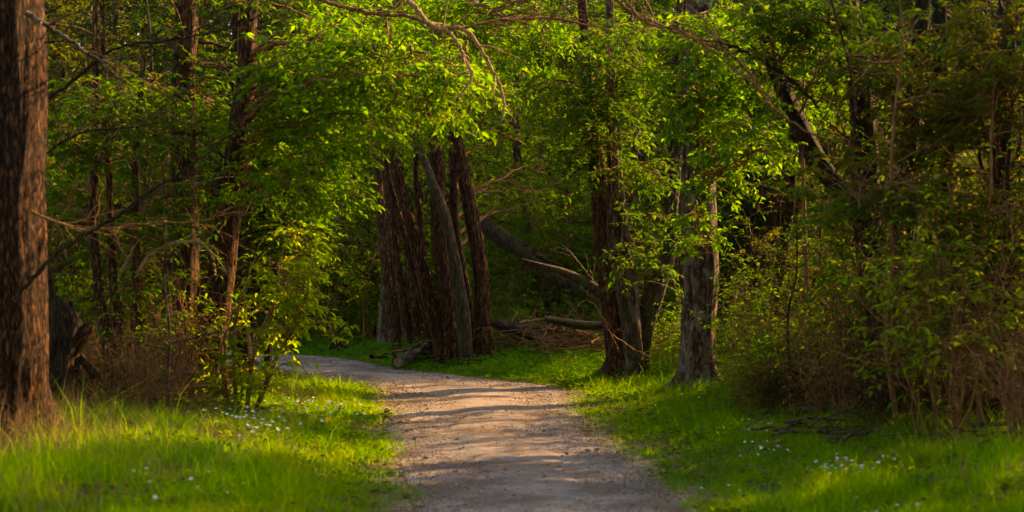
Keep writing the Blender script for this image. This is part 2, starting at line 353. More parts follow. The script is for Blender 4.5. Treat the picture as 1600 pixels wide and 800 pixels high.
def build_path():
    k = 260; a = smooth_line(np.column_stack([PLd, np.zeros(len(PLd))]), k)[:, :2]; b = smooth_line(np.column_stack([PRd, np.zeros(len(PRd))]), k)[:, :2]
    t = np.linspace(-.05, 1.05, 25)[None, :, None]
    G = a[:, None] * (1 - t) + b[:, None] * t
    wob = (noise2(G[..., 0] * .6 + 3, G[..., 1] * 1.1) * .14 + noise2(G[..., 1] * 3.1, G[..., 0] + 9) * .09) * (2 * np.abs(t[..., 0] - .5)) ** 3
    G = G + wob[..., None] * norm(b - a)[:, None]
    x, y = G[..., 0].ravel(), G[..., 1].ravel(); tt = np.repeat(t[..., 0], k, 0).ravel()
    z = .006 + .03 * (1 - (2 * tt - 1) ** 2) + .02 * noise2(x * 1.7, y * 1.1) - .02 * np.exp(-((tt - .25) / .09) ** 2) - .02 * np.exp(-((tt - .75) / .09) ** 2)
    z = np.maximum(z, ground_h(x, y) * (np.abs(tt - .5) > .5)) + .004
    mb = MB(); i = np.arange(k - 1)[:, None]; j = np.arange(24)[None]
    F = np.stack([i * 25 + j, i * 25 + j + 1, (i + 1) * 25 + j + 1, (i + 1) * 25 + j], -1).reshape(-1, 4)
    mb.add(np.stack([x, y, z], -1), F, 0, True)
    tag(mb.build('path', M['path']), kind='structure')
build_ground(); build_path()

# ------------------------------------------------------------------ grass, ground cover, litter
def blades(mb, x, y, z, h, w, lean, r, mat=0):
    n = len(x); az = r.uniform(0, 2 * np.pi, n); fa = r.uniform(0, 2 * np.pi, n)
    s = np.stack([np.cos(fa), np.sin(fa), 0 * fa], -1) * w[:, None] * .5; g = np.stack([np.cos(az), np.sin(az), 0 * az], -1) * (lean * h)[:, None]
    p = np.stack([x, y, z - .01], -1); up = np.array([0, 0, 1.0]); H = h[:, None]
    V = np.stack([p - s, p + s, p + up * H * .55 + g * .3 + s * .8, p + up * H * .55 + g * .3 - s * .8, p + up * H * .93 + g], 1)
    b = np.arange(n)[:, None] * 5
    mb.add(V.reshape(-1, 3), b + np.array([[0, 1, 2, 3]]), mat, True)
    mb.f.append(mb.f[-1][:, :1] * 0 + (b + np.array([[3, 2, 4]])) + (mb.n - n * 5)); mb.m.append(mat); mb.sm.append(True)
def scatter(n, x0, x1, y0, y1, r, power=1.0):
    return r.uniform(x0, x1, n), y0 + (y1 - y0) * r.random(n) ** power
def cone(x, y, m=.6): return np.abs(x) < .3 * y + m
def build_grass():
    r = np.random.default_rng(21)
    x, y = scatter(1000000, -8.5, 8.5, 10.5, 34, r, 1.35)
    d = path_dist(x, y)
    edge = d + .10 + noise2(x * 1.3, y * .9) * .5 + noise2(x * 4, y * 3) * .32 + noise2(x * 13, y * 13) * .15
    lim = np.where(x < 0, 3.2 + .3 * noise2(y, y * 0 + 3), 2.9)
    keep = cone(x, y) & (edge > 0) & (r.random(len(x)) < .04 + .96 * sstep(.08, .5, edge)) & (r.random(len(x)) < 1 - sstep(lim - .6, lim + 1.2, d) * .93)
    keep &= r.random(len(x)) < .62 + .6 * noise2(x * 3 + 50, y * 3) - .45 * (1 - sstep(.2, .9, edge)) * (noise2(x * 1.7, y * 1.2) > -.1) - .5 * sstep(2.4, 3.6, d) * (x < 0)
    x, y, d, edge = x[keep], y[keep], d[keep], edge[keep]
    h = (.028 + .075 * sstep(.1, 1.2, edge)) * r.uniform(.4, 1.5, len(x)) * (1 + 1.1 * noise2(x * .9, y * .9 + 20) + 1.5 * noise2(x * 3.1, y * 3.1)) * (1 + .5 * sstep(1.8, 3, d))
    h = h * np.where(r.random(len(x)) < .05, r.uniform(1.4, 2.4, len(x)), 1)
    mb = MB(); blades(mb, x, y, np.maximum(ground_h(x, y, d), .022), h, .0048 * r.uniform(.7, 1.5, len(x)) * (1 + y / 60), r.uniform(.15, 1.0, len(x)), r)
    tag(mb.build('grass', M['grass']), 'lush bright green grass on both verges of the path', 'grass', kind='stuff')
    print('blades', len(x))
    # dry standing straw
    x, y = scatter(330000, -8.5, 8.5, 10.5, 25, r, 1.2); d = path_dist(x, y)
    dens = np.where(x < 0, .62 * sstep(.5, 2.0, d), .6 * sstep(1.6, 3.2, d)) * sstep(-.3, .3, noise2(x * 1.1 + 3, y * 1.1))
    edge = (d > -.1) & (d < .75) & (r.random(len(x)) < 1.0 * sstep(-.4, .2, noise2(x * 1.7, y * 1.2)))
    keep = cone(x, y) & (d > .02) & (r.random(len(x)) < dens) & (d < 5.5) | edge & cone(x, y)
    x, y, d = x[keep], y[keep], d[keep]
    h = np.where(d < .75, .045, np.where(x < 0, .17 + .26 * sstep(2.2, 3.6, d), .2)) * r.uniform(.4, 1.7, len(x)) * (.45 + .55 * (r.random(len(x)) < .35))
    mb = MB(); blades(mb, x, y, ground_h(x, y, d), h, .0065 * r.uniform(.6, 1.3, len(x)), r.uniform(.05, .7, len(x)), r)
    tag(mb.build('dry_grass', M['dry_grass']), 'dry straw coloured stalks standing in the verge grass', 'dry grass', kind='stuff')
build_grass()
def build_cover():
    """ferny ground cover on the bank beyond the bend, and patches at the wood edge"""
    r = np.random.default_rng(4)
    x, y = scatter(230000, -14, 12, 18, 44, r, 1.0); d = path_dist(x, y)
    lim = np.where(y > 26, 2.2, 1.2)
    bank = (d > .05) & (d < 3.4) & (y > 27 - .55 * x) & (r.random(len(x)) < 1 - sstep(1.0, 3.4, d))
    edge = (d > 1.6) & (d < 4.5) & (y < 30) & (r.random(len(x)) < .22 * sstep(-.1, .2, noise2(x, y * 1.1)))
    keep = cone(x, y, 1) & (bank | edge); x, y, d = x[keep], y[keep], d[keep]; n = len(x)
    z = ground_h(x, y, d) + r.uniform(.02, .13, n) * (.5 + sstep(0, .8, d)) * (1 + 1.4 * noise2(x * 1.5, y * 1.5) + 1.2 * noise2(x * 4, y * 4))
    P = np.stack([x, y, z], -1); q = 3; P = np.repeat(P, q, 0); a = r.uniform(0, 6.28, len(P))
    dd = np.stack([np.cos(a), np.sin(a), r.uniform(-.2, .5, len(P))], -1)
    nr = np.array([0, 0, 1.]) + r.normal(size=(len(P), 3)) * .35
    mb = MB(); leaves(mb, P, dd, nr, .055 * r.uniform(.6, 1.4, len(P)), .5, 0)
    tag(mb.build('ground_cover', M['elder']), 'bright green leafy ground cover on the bank beyond the bend', 'ground cover', kind='stuff')
    x, y = scatter(90000, -16, 16, 11, 48, r, 1.3); d = path_dist(x, y)
    pr = np.where(d < 0, .3 + .9 * sstep(20, 32, y) + .35 * (d > -.4), np.where(d > 1.8, .9, .28))
    keep = cone(x, y, 1) & (r.random(len(x)) < pr); x, y, d = x[keep], y[keep], d[keep]; n = len(x)
    P = np.stack([x, y, ground_h(x, y, d) + np.where(d < 0, .045, .03) + r.uniform(0, .06, n) * (d > 0)], -1); a = r.uniform(0, 6.28, n)
    dd = np.stack([np.cos(a), np.sin(a), r.uniform(-.1, .3, n)], -1)
    mb = MB(); leaves(mb, P, dd, np.array([0, 0, 1.]) + r.normal(size=(n, 3)) * .3, np.where(d < 0, .03, .07) * r.uniform(.4, 1.3, n), .6, 0)
    tag(mb.build('leaf_litter', M['litter']), 'brown dead leaves and twigs scattered on the path edges and forest floor', 'leaf litter', kind='stuff')
build_cover()
def build_gravel():
    r = np.random.default_rng(44); x, y = scatter(42000, -6, 2.4, 10.5, 34, r, 1.3); d = path_dist(x, y)
    keep = cone(x, y) & (d < .12) & (r.random(len(x)) < .4 + .6 * sstep(-.2, .3, noise2(x * 2, y * .8)) + .4 * (d > -.35)); x, y = x[keep], y[keep]; n = len(x)
    s_ = r.uniform(.003, .011, n) * (1 + 1.6 * (r.random(n) < .03)); c = np.stack([x, y, .03 + .0 * x], -1)
    o6 = np.array([[1, 0, 0], [0, 1, 0], [-1, 0, 0], [0, -1, 0], [0, 0, .7], [0, 0, -.7]]); V = c[:, None] + s_[:, None, None] * (o6[None] + r.normal(size=(n, 6, 3)) * .25)
    f = np.array([[0, 1, 4], [1, 2, 4], [2, 3, 4], [3, 0, 4], [1, 0, 5], [2, 1, 5], [3, 2, 5], [0, 3, 5]])
    mb = MB(); mb.add(V.reshape(-1, 3), (np.arange(n)[:, None, None] * 6 + f[None]).reshape(-1, 3), 0, True)
    tag(mb.build('gravel', M['stone']), 'small loose stones and grit lying on the path', 'gravel', kind='stuff')
build_gravel()
def build_weeds():
    r = np.random.default_rng(66); x, y = scatter(9000, -8, 8, 10.8, 31, r, 1.25); d = path_dist(x, y)
    keep = cone(x, y) & (d > .12) & (d < 4) & (r.random(len(x)) < .12 + .9 * sstep(.0, .35, noise2(x * 1.4 + 31, y * 1.2))); x, y, d = x[keep], y[keep], d[keep]
    q = 9; n = len(x) * q; P = np.repeat(np.stack([x, y, ground_h(x, y, d) + .02], -1), q, 0) + r.normal(size=(n, 3)) * np.array([.025, .025, 0]); P[:, 2] += r.uniform(0, .09, n)
    a = r.uniform(0, 6.283, n); dd = np.stack([np.cos(a), np.sin(a), r.uniform(.1, 1.0, n)], -1); mb = MB()
    leaves(mb, P, dd, np.array([0, 0, 1.]) + r.normal(size=(n, 3)) * .3, r.uniform(.03, .085, n), .45, 1)
    tag(mb.build('verge_weeds', M['weed']), 'broad leaved low weeds growing in the verge grass', 'weeds', kind='stuff')
build_weeds()

# ------------------------------------------------------------------ trees
LIMB_R = .022
def limb_between(a, b, r, k=9, arch=.12):
    a, b = np.asarray(a, float), np.asarray(b, float); L = np.linalg.norm(b - a); t = np.linspace(0, 1, k)[:, None]
    mid = r.normal(size=3) * .06 * L + np.array([0, 0, arch * L])
    wob = r.normal(size=(k, 3)) * .012 * L; wob[0] = 0
    return a * (1 - t) + b * t + mid * 4 * t * (1 - t) * .5 + wob
def trunk_mesh(mb, pts, k=None, gnd=False, sides=28, bark=.10, seed=0, mat=0):
    pts = np.asarray(pts, float)
    L = np.linalg.norm(np.diff(pts[:, :3], axis=0), axis=1).sum()
    k = k or int(np.clip(L / .075, 12, 190)); q = smooth_line(pts, k); gr = gz(pts[0, 0], pts[0, 1]) if gnd else -9
    q[1:, :2] += np.stack([noise2(np.arange(k) * .13 + seed, np.zeros(k)), noise2(np.arange(k) * .13, np.zeros(k) + seed + 9)], -1)[1:] * min(pts[:, 3].mean() * .5, .035)
    tubes(mb, q[:, :3], q[:, 3], sides, mat, bark, seed, flare=np.exp(-np.maximum(q[:, 2] - gr - .02, 0) / .16) * .75 if gnd else None); return q
def px_line(line, Y, dY=None):
    """[(px,py,half width px), ...] -> (n,4) world points"""
    out = []
    for i, p in enumerate(line):
        yy = Y + (dY[i] if dY else 0) + (p[3] if len(p) > 3 else 0)
        out.append([*P3(p[0], p[1], yy), p[2] / FPX * yy])
    return np.array(out)
def to_ground(line):
    """extend the first point below ground with a flare"""
    b = line[0].copy(); g = gz(b[0], b[1]); s = line[1] - line[0]
    out = [np.array([b[0], b[1], g - .25, b[3] * 1.22]), np.array([b[0], b[1], g + .05, b[3] * 1.06])]
    rest = [p for p in line if p[2] > g + .25]
    return np.array(out + rest)
def branches_on(mb, q, r, n, z0, z1, ln, mat=0, rad=.012):
    """bare side branches with forks"""
    for _ in range(n):
        z = r.uniform(z0, z1); i = int(np.argmin(np.abs(q[:, 2] - z))); a = q[i, :3]; az = r.uniform(0, 6.28)
        L = ln * r.uniform(.4, 1.2); d = norm(np.array([math.cos(az), math.sin(az), r.uniform(.0, .7)]))
        l = limb_between(a, a + d * L, r, 8, -.08); tubes(mb, l, np.linspace(rad, rad * .25, 8), 5, mat)
        for _ in range(3):
            j = r.integers(2, 7); e = l[j] + norm(d + r.normal(size=3) * .6) * L * .4
            tubes(mb, limb_between(l[j], e, r, 5), np.linspace(rad * .5, rad * .15, 5), 3, mat)
def hero(name, label, cat, Y, trunks, bark='bark_brown', leaf='leaf_mid', blobs=(), sides=28, barkamp=.10, seed=1, group=None, part='trunk', bare=0, bare_z=(1, 5), bare_len=.9, branches=(), ground=True, fol={}, barks=None):
    """trunks: list of px lines. blobs: (px,py,Y,rx px,ry px,rY m,n limbs[,from z])"""
    r = np.random.default_rng(seed); lines = [px_line(t, Y) for t in trunks]
    if ground: lines = [to_ground(l) if trunks[i][0][1] > HOR + 60 else l for i, l in enumerate(lines)]
    base = lines[0][0, :3].copy(); base[2] = gz(base[0], base[1]); loc = tuple(base)
    rt = root(name, loc, label, cat, group); qs = []
    for i, l in enumerate(lines):
        mb = MB(); q = trunk_mesh(mb, l, gnd=ground and trunks[i][0][1] > HOR + 60, sides=sides, bark=barkamp, seed=seed * 3 + i * 7); qs.append(q)
        if bare and i == 0: branches_on(mb, q, r, bare, base[2] + bare_z[0], base[2] + bare_z[1], bare_len)
        if len(lines) > 1 and i > 0 and part == 'trunk': nm = 'stem'
        else: nm = part
        mb.build(nm, M[(barks or {}).get(i, bark)], rt, loc)
    for bl in branches:                                   # bare branches given in pixels
        mb = MB(); dy = bl[0]; l = px_line(bl[1], Y + dy); l[:, 3] *= .85 if (len(bl) > 3 and bl[3] == 'bark_pale') else .58; k = max(14, int(len(l) * 7)); q = smooth_line(l, k)
        q[1:, :3] += r.normal(size=(k - 1, 3)) * .006
        tubes(mb, q[:, :3], q[:, 3], 8, 0, .12, seed)
        for _ in range(int(1.8 * (bl[2] if len(bl) > 2 else 6))):
            j = r.integers(k // 6, k - 1); T = norm(q[j, :3] - q[j - 1, :3]); Lb = r.uniform(.12, .6); e = q[j, :3] + norm(T + r.normal(size=3) * .6) * Lb
            sb = limb_between(q[j, :3], e, r, 7); tubes(mb, sb, np.linspace(q[j, 3] * .55, .0015, 7), 4, 0)
            for _ in range(3):
                jj = r.integers(1, 6); e2 = sb[jj] + norm(e - q[j, :3] + r.normal(size=3) * Lb * .5) * Lb * .4; tubes(mb, limb_between(sb[jj], e2, r, 4), np.linspace(.0025, .001, 4), 3, 0)
        mb.build('branch', M[bl[3] if len(bl) > 3 else 'bark_twig'], rt, loc)
    if blobs:
        mb = MB(); limbs = []; allq = np.concatenate(qs)
        for b in blobs:
            c = P3(b[0], b[1], b[2]); sx, sz, sy = b[3] / FPX * b[2], b[4] / FPX * b[2], b[5]
            for _ in range(b[6]):
                u = rand_unit(1, r)[0] * r.random() ** (1 / 3.); e = c + u * np.array([sx, sy, sz])
                dz = allq[:, 2] - (e[2] - r.uniform(-.3, .9)); dd = np.linalg.norm(allq[:, :3] - e, axis=1)
                far = dd.min(); j = int(np.argmin(np.abs(dz) + .25 * dd)); a = allq[j, :3]
                if np.linalg.norm(e - a) > 2.4:                      # long reach: thin carrier from nearer side
                    s = c + (a - c) * .0 + r.normal(size=3) * np.array([sx, sy, sz]) * .45 
                    a2 = s
                else: a2 = a
                l = limb_between(a2, e, r, 9, .1)
                limbs.append(l); Ll = np.linalg.norm(e - a2); tubes(mb, l, np.linspace(min(.02, .006 + .006 * Ll), .004, 9), 5, 1)
                if a2 is not a and r.random() < .35:
                    l2 = limb_between(a, a2, r, 14, .1); tubes(mb, l2, np.linspace(min(allq[j, 3] * .6, .035), .009, 14), 6, 1)
        kw = dict(sub=8, sublen=.6, q=3, twl=.26, nl=8, leaf=.092, lod=1, t0=.12, width=.47); kw.update(fol)
        foliage(mb, limbs, r, **kw)
        mb.build('crown', [M[leaf], M['bark_twig']], rt, loc)
    return rt

# --- prototypes of wood trees and shrubs, then copies
def wood_tree(seed, H, r0, leaf, bark, zc=1.2, n_l=34, reach=1.7, fol={}):
    r = np.random.default_rng(seed)
    rt = bpy.data.objects.new('woodland_tree', None); COL.objects.link(rt)
    k = 9; t = np.linspace(0, 1, k)
    lean = r.normal(size=2) * .04 * H; wob = np.cumsum(r.normal(size=(k, 2)) * .08, axis=0)
    pts = np.stack([lean[0] * t ** 2 + wob[:, 0], lean[1] * t ** 2 + wob[:, 1], -.3 + t * (H + .3), r0 * (1.25 - 1.1 * t ** .8)], -1); pts[0, 3] *= 1.4; pts[:, :2] -= pts[0, :2]
    mb = MB(); q = trunk_mesh(mb, pts, k=60, sides=14, bark=.12, seed=seed); branches_on(mb, q, r, 10, .5, H * .6, 1.0)
    mb.build('trunk', M[bark], rt)
    mb = MB(); limbs = []
    for i in range(n_l):
        z = zc + (H - zc) * (i + r.random()) / n_l; j = int(np.argmin(np.abs(q[:, 2] - z))); az = i * 2.4 + r.uniform(-.5, .5); L = reach * r.uniform(.5, 1.15) * (1 - .45 * (z / H) ** 2)
        e = q[j, :3] + np.array([math.cos(az) * L, math.sin(az) * L, L * r.uniform(-.05, .55)])
        l = limb_between(q[j, :3], e, r, 8, .1); limbs.append(l); tubes(mb, l, np.linspace(.022, .005, 8), 5, 1)
    kw = dict(sub=9, sublen=.75, q=3, twl=.32, nl=8, leaf=.11, lod=0, t0=.2, twig_r=.005); kw.update(fol)
    foliage(mb, limbs, r, **kw); mb.build('crown', [M[leaf], M['bark_dark']], rt)
    return rt
def shrub_proto(seed, name, H, n, leaf, stem='bark_twig', spread=.5, fol={}, nostem=False):
    r = np.random.default_rng(seed); rt = bpy.data.objects.new(name, None); COL.objects.link(rt)
    ms = MB(); mf = MB(); limbs = []
    for i in range(n):
        az = r.uniform(0, 6.28); sp = spread * r.uniform(.2, 1) * H; b = np.array([r.normal() * .12, r.normal() * .12, -.1]); e = np.array([math.cos(az) * sp, math.sin(az) * sp, H * r.uniform(.6, 1.05)])
        l = limb_between(b, e, r, 12, .12); tubes(ms, l, np.linspace(.011, .003, 12), 6, 0); limbs.append(l)
        for _ in range(4):
            j = r.integers(3, 11); f = l[j] + norm(l[j] - l[j - 1] + r.normal(size=3) * .05) * .3 + r.normal(size=3) * .22
            s = limb_between(l[j], f, r, 6); tubes(ms, s, np.linspace(.005, .0015, 6), 4, 0); limbs.append(s)
    ms.build('stems', M[stem], rt)
    kw = dict(sub=5, sublen=.4, q=2, twl=.22, nl=5, leaf=.105, lod=1, t0=.2, twig_r=.003); kw.update(fol)
    if kw['nl'] > 0: foliage(mf, limbs, r, **kw); mf.build('foliage', [M[leaf], M[stem]], rt)
    return rt
USED = set()
def name_of(o): return o.name
def put(proto, x, y, s, rz, label, cat, group, z=None, mat=None):
    if proto not in USED: o = proto; USED.add(proto); new = False
    else:
        o = proto.copy(); COL.objects.link(o)
        for ch in proto.children:
            c = ch.copy(); COL.objects.link(c); c.parent = o
    tl = float(rng.uniform(-.1, .85)) if 'flower' in name_of(proto) else 0.
    o.location = (x, y, gz(x, y) if z is None else z); o.rotation_euler = (tl, float(rng.normal() * .3) if tl else 0, rz * (.12 if tl else 1)); o.scale = (s, s, s)
    return tag(o, label, cat, group)

# =================================================================== the wood, from far to near
far_protos = [wood_tree(101, 12, .17, 'leaf_shaded', 'bark_dark', .9, 40, 2.1), wood_tree(102, 13, .13, 'leaf_mid', 'bark_brown', .8, 42, 2.0),
              wood_tree(103, 11, .20, 'leaf_shaded', 'bark_dark', 2.0, 36, 2.3), wood_tree(104, 12, .15, 'leaf_mid', 'bark_grey', 1.2, 38, 2.0), wood_tree(105, 10, .12, 'leaf_shaded', 'bark_brown', .5, 40, 1.8)]
r = np.random.default_rng(77); placed = []
def try_place(x, y, dmin):
    for a, b in placed:
        if (a - x) ** 2 + (b - y) ** 2 < dmin * dmin: return False
    placed.append((x, y)); return True
def zone_label(x, y):
    px = 800 + x / y * FPX
    if px < 420: return 'slim leafy tree in the dark wood behind the left hand trunks', 'trees in the wood behind the left hand trunks'
    if px < 720: return 'slim leafy tree in the wood beyond the bend of the path', 'trees beyond the bend of the path'
    if px < 1080: return 'slim leafy tree deep in the wood behind the fallen trunks', 'trees behind the fallen trunks'
    return 'slim dark tree deep in the wood behind the right hand thicket', 'trees behind the right hand thicket'
nfar = 0
for k in range(4000):
    y = r.uniform(36, 72); x = r.uniform(-.34, .36) * y
    if path_dist(x, y)[0] < 1.2: continue
    if not try_place(x, y, 2.1 + (y - 36) * .03): continue
    lab, grp = zone_label(x, y); pxx = 800 + x / y * FPX
    put(far_protos[int(r.choice([0, 2, 4]) if (pxx < 440 or pxx > 1080) else r.choice([1, 3, 3]))], x, y, r.uniform(.8, 1.1), r.uniform(0, 6.28), lab, 'tree', grp); nfar += 1  # shade-dark leaves at both sides, lighter leaves in the centre
    if nfar >= 150: break
print('far trees', nfar)
shade_tree_protos = [wood_tree(111, 11, .15, 'leaf_mid', 'bark_brown', 1.6, 38, 2.0), wood_tree(112, 12, .2, 'leaf_mid', 'bark_dark', 1.2, 38, 2.0)]  # added out of view around the camera to shade foreground and sides
for k_, (x_, y_, s_) in enumerate([(5.9, 12.6, .9), (7.1, 15.4, 1.), (8.6, 18.2, 1.), (10.2, 20.6, 1.), (5.6, 9.6, .9), (-6.3, 12.0, .9), (-7.4, 15.2, 1.), (-8.8, 18.6, 1.), (-10.0, 22.0, 1.), (8.8, 12.5, 1.1), (6.3, 14.5, .9), (8.2, 16.6, 1.), (6.9, 17.0, .9), (9.3, 19.6, 1.), (-4.6, 6.5, 1.), (5.0, 5.0, 1.), (-5.4, 1.0, 1.), (5.6, -1.0, 1.), (-4.8, -5.5, 1.1), (5.2, -7.0, 1.), (-1.5, -13, 1.1), (2.2, -15, 1.1), (-7.6, 7.5, 1.1), (8.4, 7.6, 1.1), (-8.2, -2, 1.1), (8.6, 1.6, 1.1), (-4.0, -16, 1.2), (5.5, -14, 1.2), (-9.5, 13, 1.1)]):
    placed.append((x_, y_)); put(shade_tree_protos[k_ % 2], x_, y_, s_, k_ * 1.9, 'leafy tree added out of view beside the %s verge for its shade' % ('right' if x_ > 0 else 'left'), 'tree', 'unseen shade trees beside the %s verge' % ('right' if x_ > 0 else 'left'))
# wooded slope closing the view
def woodland_mass():
    r = np.random.default_rng(8); mb = MB(); n = 400000
    y = r.uniform(74, 100, n); x = r.uniform(-.5, .5, n) * y; z = ground_h(x, y) + r.random(n) ** .8 * 19
    k = noise2(x * .3 + y * .45, z * .35 + y * .3) + noise2(x * .9 + y, z * .9) * .6; keep = k > -.62; P = np.stack([x, y, z], -1)[keep]; n = len(P)
    leaves(mb, P, rand_unit(n, r), rand_unit(n, r), r.uniform(.2, .45, n), .5, 0)
    tag(mb.build('far_woodland', M['leaf_shaded']), 'dark mass of far woodland closing the view behind all the trees', 'woodland', kind='stuff')
woodland_mass()

# --- left side
hero('large_tree', 'large thick reddish barked tree at the far left edge with a sunlit rim', 'tree', 14.5,
     [[(4, 712, 74), (1, 600, 70), (0, 400, 68), (4, 150, 64), (6, -60, 60), (12, -500, 48), (20, -900, 34)]], 'bark_red', 'leaf_olive', sides=72, barkamp=.09, seed=3, bare=9, bare_z=(1.2, 5.5), bare_len=1.3,
     branches=[(-.6, [(20, 470, 7), (90, 395, 5.5), (170, 345, 4.5), (250, 290, 3.5), (330, 235, 2.5), (400, 175, 1.2)], 12, 'bark_dark'), (-.4, [(40, 20, 9), (85, 48, 7), (140, 85, 5), (190, 125, 3)], 5, 'bark_grey'),
               (.3, [(50, 175, 6), (110, 130, 5), (180, 75, 4), (260, 62, 3.4), (350, 45, 2.6), (440, 10, 1.5)], 12, 'bark_dark'), (.6, [(60, 250, 4), (120, 210, 3.4), (190, 200, 2.6), (270, 190, 1.6)], 10, 'bark_dark'),
               (-.2, [(50, 330, 4), (130, 360, 3.5), (220, 350, 2.6), (330, 345, 1.5)], 10, 'bark_twig')],
     blobs=[(60, -250, 15, 260, 120, 1.5, 12)])
hero('dead_stump', 'dark gnarled dead stump with a broken burl beside the large left tree', 'stump', 17.6,
     [[(100, 680, 30), (98, 600, 24), (96, 550, 25), (101, 505, 24), (92, 478, 15), (88, 462, 4)], [(104, 570, 11), (122, 535, 13), (136, 516, 11), (143, 505, 4)], [(124, 680, 9), (118, 610, 10), (106, 560, 10), (108, 500, 8), (112, 470, 2)],
      [(84, 490, 6), (80, 445, 5), (70, 395, 3.5), (64, 345, 2)], [(72, 680, 10), (80, 600, 9), (84, 530, 8), (78, 476, 3)], [(120, 560, 6), (150, 590, 6), (158, 640, 7)]],
     'bark_dark', sides=44, barkamp=.42, seed=5, ground=True, barks={1: 'bark_brown'}, bare=8, bare_z=(.3, 1.3), bare_len=.6)
hero('multi_stemmed_tree', 'slender multi stemmed tree with sunlit stem edges and an arched bare branch', 'tree', 19.4,
     [[(178, 625, 10), (168, 530, 10), (152, 430, 8), (146, 300, 7), (150, 0, 5), (150, -200, 4)], [(186, 622, 11), (181, 500, 9), (174, 400, 6), (168, 250, 5), (160, 60, 4)], [(194, 622, 11), (209, 540, 9), (214, 410, 6), (212, 250, 5), (225, 80, 4)]],
     'bark_brown', 'leaf_mid', sides=16, seed=6, blobs=[(190, 190, 18.8, 110, 130, 1.0, 11), (235, 330, 19.6, 70, 90, .9, 6), (125, 330, 20.5, 60, 130, 1.0, 5)],
     branches=[(-.1, [(212, 430, 3.2), (232, 402, 3.6), (262, 384, 3.6), (292, 377, 3.5), (318, 381, 3.2), (332, 400, 2.8), (336, 430, 2.2)], 4, 'bark_pale'),
               (-.1, [(183, 440, 3), (196, 410, 2.6), (210, 385, 2)], 3, 'bark_pale')])
hero('straight_tree', 'dark straight tree between the multi stemmed tree and the leaning tree', 'tree', 20.6,
     [[(284, 622, 25), (288, 540, 22), (290, 400, 20), (287, 200, 19), (290, 0, 18), (292, -250, 14), (295, -500, 10)], [(268, 610, 8), (280, 520, 8), (292, 430, 7), (302, 330, 5), (306, 240, 4)]],
     'bark_brown', 'leaf_mid', sides=36, barkamp=.14, seed=8, blobs=[(300, 170, 21.2, 120, 130, .9, 12), (330, -60, 20, 180, 90, 1.5, 10)], bare=7, bare_z=(.6, 4.5))
hero('leaning_tree', 'furrowed tree leaning right at the end of the left verge', 'tree', 20.2,
     [[(322, 620, 28), (333, 520, 22), (350, 400, 20), (370, 240, 18), (384, 100, 15), (395, -40, 13), (405, -300, 10)], [(300, 600, 9), (306, 540, 9), (312, 470, 7), (330, 420, 5)]],
     'bark_brown', 'leaf_fresh', sides=44, barkamp=.16, seed=9, bare=6, bare_z=(.8, 4.5),
     blobs=[(560, 95, 18.8, 145, 120, .8, 27), (640, 130, 19.3, 120, 85, .9, 20), (500, 260, 18.9, 55, 80, .6, 8)],
     branches=[(-3.2, [(395, -60, 9), (450, -20, 7), (530, 8, 5), (590, 22, 5), (640, 25, 4.5), (700, 45, 4), (780, 32, 4), (860, 28, 3.5), (930, 42, 2.4), (990, 62, 1.3)], 14, 'bark_twig'),
               (-3.2, [(630, -10, 4.5), (655, 18, 4.2), (676, 40, 3.8), (704, 52, 3.4), (722, 85, 3), (737, 118, 2.8), (718, 148, 1.6), (706, 158, 1)], 3, 'bark_pale'),
               (-3.2, [(700, 42, 3.6), (730, 48, 3.4), (752, 78, 3.2), (770, 110, 3), (785, 145, 2.7), (787, 172, 2.2), (782, 192, 1.2)], 2, 'bark_pale')])
hero('upper_canopy_tree', 'leafy tree between the leaning tree and the bend with fresh green crown over the path', 'tree', 25.5,
     [[(418, 590, 6), (424, 480, 5.5), (440, 350, 5), (470, 200, 4.5), (500, 60, 4), (530, -150, 3)]], 'bark_grey', 'leaf_fresh', sides=14, seed=10,
     blobs=[(600, 90, 24, 190, 120, 2.0, 32), (520, 230, 25, 120, 100, 1.8, 22), (620, 200, 25, 80, 45, 1.2, 10), (450, 330, 26, 80, 100, 1.4, 22), (760, 40, 23, 140, 60, 1.6, 18)])
hero('pale_sapling', 'thin greyish bare sapling standing in front of the straight dark tree', 'sapling', 17.2,
     [[(264, 668, 3), (262, 600, 2.8), (265, 520, 2.5), (257, 440, 2), (259, 370, 1.5), (250, 290, .8)]], 'bark_grey', sides=10, seed=12, bare=9, bare_z=(.4, 2.2), bare_len=.45)
# yellow green bush at the bend
hero('young_bush', 'bright yellow green leafy bush at the end of the left verge by the bend', 'bush', 19.3,
     [[(385, 618, 3.5), (400, 540, 3), (440, 450, 2.5), (470, 380, 1.5)], [(370, 618, 3), (365, 540, 3), (375, 470, 2), (400, 400, 1.4)], [(400, 618, 3), (430, 560, 2.4), (470, 500, 2), (500, 450, 1.2)], [(360, 616, 3), (345, 560, 2), (352, 520, 1.3)]],
     'bark_twig', 'leaf_yellow', sides=8, seed=14, part='stem', blobs=[(428, 500, 19.2, 66, 85, .7, 10), (465, 460, 19.2, 55, 65, .6, 7), (370, 585, 19.2, 65, 35, .5, 8), (440, 390, 19.2, 70, 45, .6, 6)],
     fol=dict(sub=6, sublen=.32, q=2, nl=6, leaf=.10, twl=.24, width=.45))
